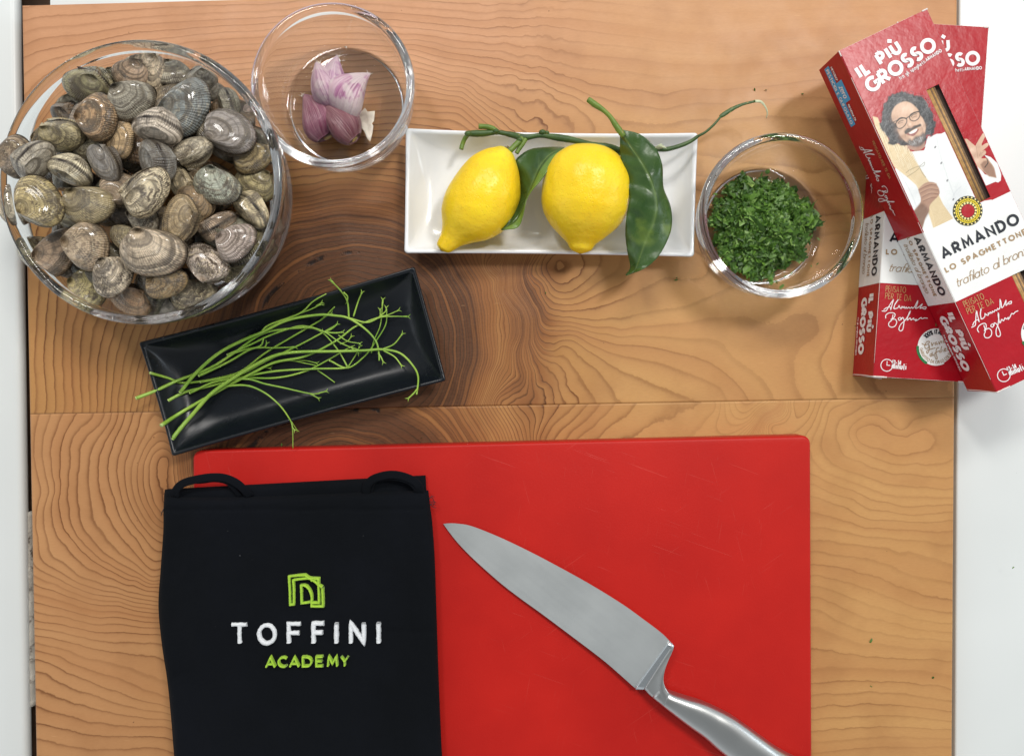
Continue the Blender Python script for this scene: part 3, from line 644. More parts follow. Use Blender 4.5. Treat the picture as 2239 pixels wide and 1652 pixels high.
# ------------------------------------------------------------------ garlic
def garlic_mat():
    m, nt, b = newmat('garlic_skin'); g = N(nt)
    th = g.attr('th'); s = g.attr('s'); oi = g.n('ShaderNodeObjectInfo'); col = oi.outputs['Color']; al = oi.outputs['Alpha']; seed = g.math('MULTIPLY', oi.outputs['Random'], 50)
    st = g.noise(1.0, g.xyz(g.math('MULTIPLY', th, 3.6), g.math('ADD', g.math('MULTIPLY', s, 1.3), seed), 0.0), 4, 0.65)
    vein = g.noise(1.0, g.xyz(g.math('MULTIPLY', th, 13.0), g.math('ADD', g.math('MULTIPLY', s, 1.0), seed), 4.0), 3, 0.6)
    bl = g.noise(4.0, g.objc(), 3)
    c = g.mix(g.math('MAXIMUM', g.sstep(st, 0.38, 0.60), g.math('MULTIPLY', al, 0.68)), (0.66, 0.50, 0.53), col)
    c = g.mix(g.sstep(vein, 0.55, 0.62, 0, 0.5), c, g.mix(0.6, col, (0.72, 0.55, 0.52)))
    c = g.mix(g.sstep(vein, 0.46, 0.38, 0, 0.6), c, g.mix(0.75, col, (0.12, 0.015, 0.05)))
    c = g.mix(g.math('MULTIPLY', g.sstep(bl, 0.46, 0.56), g.math('SUBTRACT', 1.0, al)), c, (0.70, 0.63, 0.58))
    nt.links.new(c, b.inputs['Base Color']); nt.links.new(g.bump(vein, 0.35, 0.02), b.inputs['Normal'])
    setp(b, rough=0.34, sss=0.0, sheen=0.1); return m
M_GAR = garlic_mat(); M_ROOT = plain('garlic_root_plate', (0.45, 0.33, 0.14), 0.8, 0.3, 900, 0.4, 1500)
M_PAPER = plain('garlic_paper', (0.74, 0.66, 0.55), 0.45, 0.12, 150)
def clove_mesh(bend, seed, flare):
    NS, NT = 40, 36; mb = MB(); S = []; T = []; rnd = random.Random(seed); ph = [rnd.uniform(0, 6) for _ in range(5)]
    for k in range(NS + 1):
        s = k / NS
        r = 0.400 * (math.sin(math.pi * min(1, (s * 0.93 + 0.07)) ** 0.80) ** 0.80) * (1 - 0.35 * s) if s < 1 else 0.0
        r = max(r, 0.035 * (1 - s) + 0.012)
        if s > 0.9: r *= 1 + flare * (s - 0.9) * 4
        y = -0.5 + s; zc = bend * (1 - (2 * s - 1) ** 2) - bend * .5; xc = 0.05 * math.sin(s * 3 + ph[0])
        for i in range(NT):
            a = 2 * math.pi * i / NT
            q = 1 + 0.10 * math.cos(3 * a + ph[1] * .1) + 0.035 * math.sin(5 * a + s * 3 + ph[2]) * s + 0.02 * math.sin(9 * a + ph[3]) * s
            mb.v.append((xc + r * q * math.cos(a) * 1.05, y, zc + r * q * math.sin(a) * 0.92)); S.append(s); T.append(a)
    for k in range(NS):
        for i in range(NT):
            j = (i + 1) % NT; mb.f.append((k * NT + i, k * NT + j, (k + 1) * NT + j, (k + 1) * NT + i)); mb.m.append(0)
    mb.f.append(tuple(range(NT))); mb.m.append(0); mb.f.append(tuple(reversed(range(NS * NT, NS * NT + NT)))); mb.m.append(0)
    mb.at = {'s': S, 'th': T}; return mb.mesh('clove_skin', M_GAR)
mb = MB(); loft(mb, [[(math.cos(2 * math.pi * k / 14) * r, y, math.sin(2 * math.pi * k / 14) * r * .8) for k in range(14)] for r, y in ((0.05, -0.515), (0.085, -0.512), (0.095, -0.50), (0.09, -0.485))])
ME_ROOT = mb.mesh('root_plate', M_ROOT)
def skin_sheet(name, outline, z0, curl, mat, parent=None, seed=1):
    "small ragged curled flake of papery skin; outline in layout units"
    mb = MB(); P = [W(x, y, z0) for x, y in outline]; c = sum(P, Vector()) / len(P); n = len(P); vs = []
    for k, f in enumerate((1.0, 0.66, 0.33)):
        for p in P:
            q = c.lerp(p, f); vs.append((q.x, q.y, z0 + curl * (0.4 + nz(q.x, q.y, seed, 120)) * f + 0.0015 * nz(q.x, q.y, seed + 3, 500)))
    vs.append((c.x, c.y, z0)); fs = []
    for k in range(2):
        for i in range(n): j = (i + 1) % n; fs.append((k * n + i, k * n + j, (k + 1) * n + j, (k + 1) * n + i))
    for i in range(n): fs.append((2 * n + i, 2 * n + (i + 1) % n, 3 * n))
    m2 = len(vs); vs2 = vs + [(a, b, cc_ - 0.00025) for a, b, cc_ in vs]; fs2 = fs + [tuple(i + m2 for i in reversed(f)) for f in fs] + [(i, (i + 1) % n, m2 + (i + 1) % n, m2 + i)[::-1] for i in range(n)]
    mb.add(vs2, fs2); return obj(name, mb.mesh(name, mat), parent)
cg = Crop(850, 0, 2.5814)
GC = [  # base end, tip end (crop px), width factor, height, bend, roll, colour, solid purple, label
 ((880, 985), (755, 575), 1.10, 0.030, 0.10, 20, (0.40, 0.20, 0.31), .65, 'white and lilac garlic clove at the upper left of the bunch'),
 ((905, 985), (905, 520), 1.06, 0.0255, 0.10, -60, (0.36, 0.13, 0.30), .65, 'lilac garlic clove standing at the top middle of the bunch'),
 ((950, 1060), (1180, 660), 1.10, 0.031, 0.18, -30, (0.40, 0.16, 0.29), .45, 'whitish garlic clove with a purple flank on the right of the bunch'),
 ((845, 1245), (615, 870), 1.14, 0.020, 0.10, 60, (0.20, 0.04, 0.085), 1.3, 'deep purple garlic clove at the lower left of the bunch'),
 ((1085, 1265), (800, 960), 1.10, 0.026, 0.08, 80, (0.17, 0.035, 0.05), 1.3, 'dark red garlic clove showing its root end at the bottom'),
]
for i, (b0, t0, wf, z, bend, roll, col, al, lab) in enumerate(GC):
    a = W(*cg(*b0), z - 0.003); b_ = W(*cg(*t0), z + (0.006 if i == 1 else 0.001)); L = (b_ - a).length * 1.06
    Y = (b_ - a).normalized(); X = Y.cross(Vector((0, 0, 1))).normalized(); Z = X.cross(Y)
    M = Matrix((X, Y, Z)).transposed().to_4x4() @ Matrix.Rotation(R(roll), 4, 'Y')
    e = empty('garlic_clove', (a + b_) / 2, lab, 'garlic clove', 'garlic cloves in the small glass bowl'); e.rotation_euler = M.to_euler(); e.scale = (L * wf, L, L * wf)
    o = bpy.data.objects.new('clove_skin', clove_mesh(bend, 3 + i, 0.5)); COL.objects.link(o); o.parent = e; o.color = (*col, al)
    o = bpy.data.objects.new('root_plate', ME_ROOT); COL.objects.link(o); o.parent = e; o.location = (0.007, 0.0, -bend * .5)
    # dry wisp of skin at the tip
    mb = MB(); 
    for k in range(4):
        ang = k * 1.7; q = [(0.02 * math.cos(ang), 0.46, 0.02 * math.sin(ang)), (0.03 * math.cos(ang + .3), 0.52, 0.03 * math.sin(ang + .3)), (0.07 * math.cos(ang + .8), 0.56 + .02 * k, 0.06 * math.sin(ang + .8))]
        tube(mb, spline([(x_, .46 + (y_ - .46) * .5, z_ - bend * .5) for x_, y_, z_ in q], 3), lambda t: 0.014 * (1 - t) + 0.002, 5, flat=0.4)
    o = bpy.data.objects.new('dry_tip', mb.mesh('dry_tip', M_PAPER)); COL.objects.link(o); o.parent = e
fl = [cg(*p) for p in [(1100, 1080), (1180, 1000), (1205, 1040), (1270, 1030), (1262, 1120), (1240, 1140), (1256, 1165), (1245, 1240), (1232, 1318), (1205, 1290), (1180, 1230), (1150, 1190), (1130, 1130)]]
tag(skin_sheet('garlic_skin', fl, 0.0145, 0.004, M_PAPER), 'loose whitish flake of garlic skin lying right of the cloves', 'garlic skin')
fl = [cg(*p) for p in [(985, 437), (1005, 428), (1016, 438), (1004, 448)]]
tag(skin_sheet('garlic_skin', fl, 0.0100, 0.0008, M_PAPER, seed=4), 'tiny crumb of garlic skin above the cloves', 'garlic skin')

# ------------------------------------------------------------------ chopped parsley
def leafbit_mat():
    m, nt, b = newmat('chopped_parsley'); g = N(nt); c = g.attr('tint', 'Color')
    nt.links.new(c, b.inputs['Base Color']); setp(b, rough=0.42, spec=0.4)
    nt.links.new(g.bump(g.noise(900, g.pos(), 2), 0.3, 0.0004), b.inputs['Normal']); return m
M_BIT = leafbit_mat()
def bits(name, spots, smin, smax, seed):
    rnd = random.Random(seed); mb = MB(); tint = []
    for p in spots:
        s = rnd.uniform(smin, smax) * (1 if rnd.random() < .93 else 1.9); el = rnd.uniform(0.9, 2.6); n = rnd.randint(4, 6)
        M = Euler((rnd.gauss(0, .55), rnd.gauss(0, .55), rnd.uniform(0, 6.28))).to_matrix(); cv = rnd.uniform(-.35, .35); vs = []
        for k in range(n):
            a = 2 * math.pi * (k + rnd.uniform(-.3, .3)) / n; rr = rnd.uniform(0.6, 1.0)
            x, y = math.cos(a) * rr * el * s * .6, math.sin(a) * rr * s / el ** .3 * .6
            vs.append(Vector(p) + M @ Vector((x, y, cv * x * x / s)))
        c0 = Vector(p) + M @ Vector((0, 0, s * 0.06)); base = [*vs, c0]
        fs = [(k, (k + 1) % n, n) for k in range(n)]
        mb.add(base, fs); g = rnd.random()
        c = (0.032 + .085 * g * g, 0.088 + .15 * g * g, 0.009 + .022 * g * g) if rnd.random() < .90 else (0.17, 0.29, 0.065)
        tint += [(*c, 1)] * (n + 1)
    mb.at = {'tint': tint}; return obj(name, mb.mesh(name, M_BIT, False))
rnd = random.Random(3); cpz = Crop(2450, 420, 2.36); pc = W(*cpz(650, 920), 0.012); spots = []
while len(spots) < 4200:
    a = rnd.uniform(0, 6.283); q = rnd.random() ** 0.5
    edge = 0.0385 * (1 + 0.07 * math.sin(3 * a + 1) + 0.05 * math.sin(7 * a) + 0.05 * math.sin(17 * a) + rnd.uniform(-.05, .04))
    x = pc.x + edge * q * math.cos(a); y = pc.y + edge * q * math.sin(a) * 0.97
    dome = BIG and (0.0175 * (1 - q ** 2.2) + 0.004 * nz(x, y, 1, 110) * (1 - q) + 0.0015)
    rr = math.hypot(x - PARC[0], y - PARC[1]); wallz = max(0, (rr - 0.035)) ** 1.6 * 14
    if rr > 0.0505: continue
    z = PARF + 0.002 + max(wallz, 0) + dome * (1 if rnd.random() < .8 else rnd.uniform(.3, 1))
    spots.append((x, y, z))
tag(bits('chopped_parsley', spots, 0.0016, 0.0046, 5), 'heap of finely chopped green parsley in the small right bowl', 'chopped parsley', kind='stuff')
sp = [(1706, 625), (1674, 612), (1530, 930), (1700, 1000), (1280, 550)]
loose = [cpz(*p) for p in [(700, 460), (650, 480), (345, 575), (262, 650), (1115, 915), (1130, 1028), (985, 1130), (1020, 1115), (990, 1185), (1070, 1255), (1120, 1238), (900, 1315), (775, 1390), (850, 1335), (820, 1425), (590, 1430), (700, 1380)]]
sl = []
for x, y in loose:
    p = W(x, y, PARF + 0.0012); rr = math.hypot(p.x - PARC[0], p.y - PARC[1]); z = PARF + 0.0012 + max(0, rr - 0.035) ** 1.6 * 14; p = W(x, y, z); sl.append(tuple(p))
tag(bits('parsley_crumbs', sl, 0.0018, 0.0032, 8), 'few loose parsley crumbs scattered round the heap in the bowl', 'parsley crumbs', kind='stuff')
# ------------------------------------------------------------------ plates
def tray(corners, rimz, lip, wall, floorz, mat, bow, name, asp, rad=0.03):
    c = [W(x, y, rimz) for x, y in corners]; c = [Vector((p.x, p.y, 0)) for p in c]
    w = (c[1] - c[0]).length; h = (c[3] - c[0]).length
    prof = [(0.022, 0.0), (0.020, 0.0012), (0.010, rimz * 0.45), (0.002, rimz * 0.85), (0.0, rimz - 0.0012), (0.0005, rimz - 0.0003), (0.0013, rimz), (lip, rimz - 0.0004), (lip + 0.0006, rimz - 0.0014)]
    for t in (0.15, 0.3, 0.45, 0.6, 0.75, 0.88, 1.0): prof.append((lip + wall * t, floorz + (rimz - 0.0014 - floorz) * (1 - math.sin(t * math.pi / 2)) ** 1.25))
    for ins in (lip + wall + 0.004, h * 0.36, h * 0.44): prof.append((ins, floorz))
    loops = []
    for ins, z in prof:
        l = []; rr = (h * rad + max(0, ins - lip) * 1.5) / (h - 2 * ins)
        for u, v in rrect(6, min(rr, .49), (w - 2 * ins) / (h - 2 * ins)):
            U = ins / w + u * (1 - 2 * ins / w); V = ins / h + v * (1 - 2 * ins / h)
            # sides bow inwards slightly, corners lift
            U2 = U + (0.5 - U) * 2 * bow * (4 * V * (1 - V)) / w * (1 if abs(U - .5) > .2 else 0) * 0 ; 
            p = bil(c, U, V + (0.5 - V) * 2 * bow / h * 4 * U * (1 - U)); 
            cornr = (abs(2 * U - 1) * abs(2 * V - 1)) ** 3
            l.append((p.x, p.y, z + 0.0022 * cornr * (z / rimz)))
        loops.append(l)
    mb = MB(); loft(mb, loops, flip=True)
    return obj(name, mb.mesh(name, mat))
def ceramic(name, col, rough, coat):
    m, nt, b = newmat(name); g = N(nt); setp(b, col=col, rough=rough, coat=coat, coatr=0.08)
    nt.links.new(g.bump(g.noise(18, g.pos(), 2), 0.10, 0.004), b.inputs['Normal']); return m
M_WCER = ceramic('white_glaze', (0.78, 0.79, 0.80), 0.22, 0.5)
def black_mat():
    m, nt, b = newmat('black_melamine'); g = N(nt); setp(b, col=(0.005, 0.007, 0.010), rough=0.30, spec=0.36)
    nt.links.new(g.lin(g.noise(25, g.pos(), 4), 0.3, 0.7, 0.22, 0.36), b.inputs['Roughness'])
    nt.links.new(g.bump(g.noise(35, g.pos(), 2), 0.12, 0.003), b.inputs['Normal']); return m
M_BLK = black_mat()
tag(tray([(887, 281), (1526, 291), (1517, 562), (884, 554)], 0.020, 0.0030, 0.019, 0.0055, M_WCER, 0.0012, 'serving_plate', 2.3),
    'white rectangular plate under the two lemons', 'plate')
tag(tray([(305, 748), (907, 583), (976, 832), (378, 997)], 0.023, 0.0026, 0.020, 0.0055, M_BLK, 0.0012, 'serving_plate', 2.4, 0.022),
    'black rectangular plate under the green parsley stems', 'plate')

# ------------------------------------------------------------------ lemons and their leafy twig
def lemon_mat():
    m, nt, b = newmat('lemon_peel'); g = N(nt); s = g.attr('s'); P = g.pos()
    n = g.noise(45, P, 3); c = g.mix(g.lin(n, 0.3, 0.7), (0.86, 0.56, 0.010), (0.94, 0.67, 0.018))
    c = g.mix(g.sstep(g.noise(170, P, 2), 0.60, 0.75, 0, 0.35), c, (0.62, 0.42, 0.02))
    c = g.mix(g.sstep(s, 0.985, 0.998, 0, 0.85), c, (0.10, 0.05, 0.01))
    c = g.mix(g.sstep(g.math('ADD', s, g.lin(g.noise(90, P, 3), .3, .7, -.03, .03)), 0.10, 0.01, 0, 0.45), c, (0.50, 0.50, 0.06))
    v = g.n('ShaderNodeTexVoronoi'); v.inputs['Scale'].default_value = 620; nt.links.new(P, v.inputs['Vector'])
    h = g.math('SUBTRACT', g.math('MULTIPLY', g.noise(170, P, 2), 1.2), g.sstep(v.outputs['Distance'], 0.35, 0.05, 0, 0.5))
    nt.links.new(c, b.inputs['Base Color']); nt.links.new(g.bump(h, 0.45, 0.0011), b.inputs['Normal'])
    setp(b, rough=0.36, spec=0.4, sss=0.12, sssr=(0.6, 0.35, 0.05), ssss=0.004); return m
M_LEM = lemon_mat(); M_CALYX = plain('dry_calyx', (0.17, 0.13, 0.05), 0.7, 0.3, 600)
cl = Crop(1400, 300, 1.5993)
def lemon(a, b_, prof, rmax, zc, lab, bendx=0.0, seed=0):
    A = W(*cl(*a), zc[0]); Bp = W(*cl(*b_), zc[1]); ax = Bp - A; L = ax.length; Y = ax.normalized(); X = Y.cross(Vector((0, 0, 1))).normalized(); Z = X.cross(Y)
    NS, NT = 90, 72; mb = MB(); S = []; ss = [p[0] for p in prof]; rs = [p[1] for p in prof]
    pr = spline([(x_, y_, 0) for x_, y_ in prof], 12); px = [p.x for p in pr]; py = [p.y for p in pr]
    for k in range(NS + 1):
        s = (1 - math.cos(math.pi * k / NS)) / 2; r = float(np.interp(s, px, py)) * rmax
        off = bendx * math.sin(math.pi * s) * L + (bendx * 0.0)
        for i in range(NT):
            t = 2 * math.pi * i / NT; n_ = 1 + 0.028 * nz(math.cos(t) * 1.1 + seed, math.sin(t) * 1.1, s * 3.2) + 0.014 * nz(math.cos(t) * 3 + seed, math.sin(t) * 3, s * 9)
            p = A + Y * (s * L) + X * (off + r * n_ * math.cos(t)) + Z * (r * n_ * math.sin(t) * 0.97); mb.v.append(tuple(p)); S.append(s)
    for k in range(NS):
        for i in range(NT): j = (i + 1) % NT; mb.f.append((k * NT + i, (k + 1) * NT + i, (k + 1) * NT + j, k * NT + j)); mb.m.append(0)
    mb.at = {'s': S}; e = empty('lemon', (A + Bp) / 2, lab, 'lemon', 'lemons on the white plate')
    obj('peel', mb.mesh('peel', M_LEM), e)
    mb = MB()   # star-shaped calyx at the stem end
    for k in range(7):
        t = k * 2 * math.pi / 7; d = X * math.cos(t) + Z * math.sin(t)
        tube(mb, [A + Y * .0004 + d * .0006, A + Y * 0.0001 + d * .0022, A + Y * 0.0008 + d * .0036], lambda q: 0.0011 * (1 - .6 * q), 6)
    tube(mb, [A - Y * .0016, A + Y * .0012], 0.0017, 8); obj('calyx', mb.mesh('calyx', M_CALYX), e)
    return e
lemon((668, 372), (283, 955), [(0, 0.0), (0.012, 0.20), (0.05, 0.36), (0.12, 0.60), (0.25, 0.87), (0.42, 1.0), (0.58, 0.96), (0.70, 0.78), (0.80, 0.50), (0.87, 0.34), (0.93, 0.27), (0.975, 0.20), (1, 0.0)], 0.0262, (0.034, 0.024),
      'lemon with a long pointed tip at the left on the plate', -0.055, 1)
lemon((1140, 350), (1080, 975), [(0, 0.0), (0.01, 0.30), (0.04, 0.52), (0.12, 0.77), (0.25, 0.95), (0.42, 1.0), (0.58, 0.97), (0.72, 0.80), (0.83, 0.53), (0.90, 0.33), (0.96, 0.22), (1, 0.0)], 0.0322, (0.040, 0.033),
      'rounder lemon in the middle of the plate between the leaves', 0.0, 5)
def leaf_mat():
    m, nt, b = newmat('lemon_leaf'); g = N(nt); v = g.attr('vein'); P = g.pos()
    n = g.noise(60, P, 4); c = g.mix(g.lin(n, 0.3, 0.7), (0.020, 0.056, 0.012), (0.050, 0.105, 0.022))
    c = g.mix(g.sstep(g.noise(35, P, 3), 0.60, 0.72, 0, 0.55), c, (0.16, 0.23, 0.03)); c = g.mix(g.attr('under'), c, (0.13, 0.22, 0.035))
    c = g.mix(g.math('MULTIPLY', v, 0.7), c, (0.16, 0.24, 0.06)); nt.links.new(c, b.inputs['Base Color'])
    nt.links.new(g.lin(g.noise(80, P, 3), 0.35, 0.65, 0.22, 0.42), b.inputs['Roughness'])
    nt.links.new(g.bump(g.math('ADD', g.math('MULTIPLY', v, -1.0), g.math('MULTIPLY', g.noise(120, P, 3), 0.8)), 0.45, 0.0014), b.inputs['Normal']); return m
M_LEAF = leaf_mat()
def resample(pts, n):
    P = [Vector((*p, 0)) for p in pts]; d = [0]
    for i in range(1, len(P)): d.append(d[-1] + (P[i] - P[i - 1]).length)
    sp = spline(P, 8); dd = [0]
    for i in range(1, len(sp)): dd.append(dd[-1] + (sp[i] - sp[i - 1]).length)
    xs = np.interp(np.linspace(0, dd[-1], n), dd, [p.x for p in sp]); ys = np.interp(np.linspace(0, dd[-1], n), dd, [p.y for p in sp]); return list(zip(xs, ys))
def leaf(left, mid, right, zf, name, parent, under=None, wav=0.0015):
    n = 60; A, M_, B_ = resample(left, n), resample(mid, n), resample(right, n); mb = MB(); vein = []; und = []; K = 10
    for i in range(n):
        row = [(A[i], M_[i], k / K) for k in range(K)] + [(M_[i], B_[i], k / K) for k in range(K + 1)]
        for q, (p0, p1, f) in enumerate(row):
            x = p0[0] + (p1[0] - p0[0]) * f; y = p0[1] + (p1[1] - p0[1]) * f; sd = (q - K) / K; s = i / (n - 1)
            z = zf(x, y, sd, s) + wav * nz(x * .012, y * .012, 2) * abs(sd) * 2 + 0.0006 * abs(math.sin(s * 30 + abs(sd) * 2))
            mb.v.append(tuple(W(*cl(x, y), z)))
            side = abs(math.sin((s * 11 + abs(sd) * 1.7) * math.pi)) ; vv = max(0, 1 - abs(sd) * 9) * (1 - .5 * s) + 0.28 * max(0, 1 - side * 7) * (1 - abs(sd)) * (abs(sd) > .08)
            vein.append(min(1, vv)); und.append(under(sd, s) if under else 0)
    w = 2 * K + 1
    for i in range(n - 1):
        for q in range(w - 1): mb.f.append((i * w + q, i * w + q + 1, (i + 1) * w + q + 1, (i + 1) * w + q)); mb.m.append(0)
    mb.at = {'vein': vein, 'under': und}; o = obj(name, mb.mesh(name, M_LEAF), parent)
    so = o.modifiers.new('thick', 'SOLIDIFY'); so.thickness = 0.0005; so.offset = 0; return o
def twig_mat(name, c1, c2):
    m, nt, b = newmat(name); g = N(nt); c = g.mix(g.lin(g.noise(130, g.pos(), 3), .3, .7), c1, c2)
    c = g.mix(g.sstep(g.noise(260, g.pos(), 2), 0.66, 0.74, 0, .7), c, (0.30, 0.22, 0.06))
    nt.links.new(c, b.inputs['Base Color']); setp(b, rough=0.45); nt.links.new(g.bump(g.noise(400, g.pos(), 2), .3, .0006), b.inputs['Normal']); return m
M_TWIG = twig_mat('green_bark', (0.028, 0.066, 0.013), (0.055, 0.110, 0.020)); M_YTWIG = twig_mat('young_bark', (0.15, 0.23, 0.025), (0.09, 0.16, 0.018)); M_PALE = plain('torn_fibre', (0.52, 0.56, 0.36), 0.6, 0.2, 500)
br = empty('lemon_branch', W(*cl(900, 300), 0.03), 'green lemon twig with two dark leaves lying across the plate and lemons', 'lemon branch')
def lt(pts, rad, mat, name, zz, sub=6, seg=10, flat=1.0):
    P = [W(*cl(x, y), z) for (x, y), z in zip(pts, zz)]; mb = MB(); tube(mb, spline(P, sub), rad, seg, flat=flat, rough=0.05); return obj(name, mb.mesh(name, mat), br)
lt([(440, 285), (520, 284), (610, 278), (690, 292), (760, 308), (850, 296), (940, 306), (1040, 322), (1150, 346), (1230, 360), (1300, 378)], lambda t: 0.0021 + 0.0004 * math.sin(t * 22), M_TWIG, 'stem', [.030] * 4 + [.033, .034, .036, .04, .046, .046, .044])
lt([(500, 244), (545, 246), (585, 258), (612, 282)], 0.0019, M_YTWIG, 'side_shoot', [.031, .031, .031, .031])
lt([(445, 284), (422, 312), (408, 345), (400, 375)], 0.0017, M_YTWIG, 'side_shoot', [.030, .029, .028, .028])
lt([(752, 312), (720, 342), (690, 372), (664, 396)], 0.0021, M_YTWIG, 'side_shoot', [.034, .035, .036, .036])
lt([(770, 314), (750, 348), (730, 375), (717, 398)], 0.0016, M_YTWIG, 'side_shoot', [.034, .034, .034, .034])
lt([(1185, 350), (1205, 366), (1218, 385)], 0.0017, M_CALYX, 'side_shoot', [.045, .045, .044])
lt([(1300, 372), (1305, 395), (1290, 412)], 0.0015, M_TWIG, 'side_shoot', [.044, .043, .042])
for (x, y), r in (((865, 278), .0028), ((735, 322), .0024), ((440, 286), .0028), ((600, 272), .0025), ((1225, 372), .0026), ((890, 280), .002)):
    mb = MB(); p = W(*cl(x, y), .035 if x < 1000 else .046); loft(mb, [[(p.x + r * math.cos(k * .785) * q, p.y + r * .8 * math.sin(k * .785) * q, p.z + r * zz_) for k in range(8)] for q, zz_ in ((.3, -.9), (.9, -.4), (1, .1), (.7, .7), (.25, .95))]); obj('knot', mb.mesh('knot', M_TWIG), br)
lt([(1300, 378), (1400, 380), (1500, 374), (1580, 374), (1660, 352), (1715, 328), (1755, 300)], lambda t: 0.0021 - 0.0008 * t, M_TWIG, 'stem', [.044, .040, .034, .032, .031, .031, .032])
lt([(1755, 300), (1800, 275), (1850, 230), (1885, 188)], lambda t: 0.0010 - 0.0002 * t, M_TWIG, 'stem', [.032, .033, .034, .034])
lt([(1880, 188), (1895, 180), (1950, 145), (2010, 118), (2082, 100)], lambda t: 0.0009 + 0.0012 * math.sin(math.pi * min(1, t * 1.1)) * (1 - t), M_TWIG, 'stem', [.034] * 5, flat=0.5)
lt([(2082, 100), (2115, 103), (2140, 130), (2152, 165), (2147, 196)], lambda t: 0.0009 * (1 - .8 * t) + .0002, M_PALE, 'peeled_tip', [.034, .034, .033, .031, .029], flat=0.5)
for q in range(7): lt([(1505 + 4 * q, 372), (1530 + 5 * q, 352 + 2 * q), (1548 + 5 * q, 340 + 5 * q)], lambda t: .0007 * (1 - t) + .0001, M_PALE, 'torn_fibre', [.034, .037, .036], 4, 5)
petz = lambda t: 0.060
lt([(1125, 88), (1165, 118), (1215, 152), (1255, 192), (1290, 245), (1330, 300)], lambda t: 0.0018 + .0003 * math.sin(t * 9), M_YTWIG, 'leaf_stalk', [.064, .064, .064, .063, .062, .061])
leaf([(1310, 262), (1309, 330), (1312, 420), (1325, 520), (1352, 600), (1362, 660), (1345, 760), (1340, 860), (1352, 960), (1368, 1050), (1340, 1094)],
     [(1312, 262), (1360, 345), (1430, 445), (1490, 560), (1518, 680), (1505, 780), (1455, 900), (1420, 1000), (1400, 1060), (1375, 1085), (1342, 1095)],
     [(1316, 262), (1420, 288), (1510, 365), (1550, 465), (1556, 590), (1594, 690), (1606, 780), (1590, 870), (1530, 985), (1450, 1055), (1344, 1096)],
     lambda x, y, sd, s: 0.061 - 0.022 * s ** 1.3 - 0.006 * abs(sd) ** 1.6 * math.sin(math.pi * s) + 0.004 * math.sin(s * 9) * sd, 'leaf', br)
leaf([(1160, 346), (1040, 366), (960, 362), (880, 364), (800, 374), (740, 408), (708, 452), (736, 540), (732, 640), (690, 745), (630, 836)],
     [(1160, 347), (1050, 369), (985, 372), (930, 392), (890, 424), (850, 478), (820, 548), (790, 620), (757, 700), (712, 778), (632, 837)],
     [(1160, 348), (1052, 374), (990, 398), (940, 442), (895, 498), (850, 560), (806, 610), (772, 668), (752, 760), (722, 822), (634, 838)],
     lambda x, y, sd, s: 0.046 - 0.012 * s - 0.012 * max(0, -sd) * math.sin(math.pi * s) + (0.006 * max(0, sd)) * math.sin(math.pi * s), 'leaf', br, under=lambda sd, s: 1.0 if sd > 0.28 else (0.0 if sd < 0.18 else (sd - .18) * 10))
rndw = random.Random(9)

# ------------------------------------------------------------------ parsley stems on the black plate
M_STEM, nt_, b_s = newmat('parsley_stalk'); g_ = N(nt_)
c_ = g_.mix(g_.lin(g_.noise(28, g_.pos(), 3), .3, .7), (0.12, 0.27, 0.022), (0.36, 0.53, 0.08)); nt_.links.new(c_, b_s.inputs['Base Color']); setp(b_s, rough=0.38, sss=0.08, ssss=0.002, sssr=(.4, .6, .1))
M_CUT = plain('cut_stalk_end', (0.42, 0.55, 0.17), 0.5)
cs = Crop(450, 920, 1.8658)
bp = [W(x, y, 0.023) for x, y in [(305, 748), (907, 583), (976, 832), (378, 997)]]
def plate_floor(p):
    "height of the black plate (or its rim, or the board) under point p"
    ux = (bp[1] - bp[0]); uy = (bp[3] - bp[0]); d = p - bp[0]; u = d.dot(ux) / ux.length_squared; v = d.dot(uy) / uy.length_squared
    e = min(u * ux.length, (1 - u) * ux.length, v * uy.length, (1 - v) * uy.length)
    if e < 0.004: return 0.0235
    return 0.0055 + 0.018 * (1 - math.sin(min(e / 0.0226, 1) * math.pi / 2)) ** 1.25
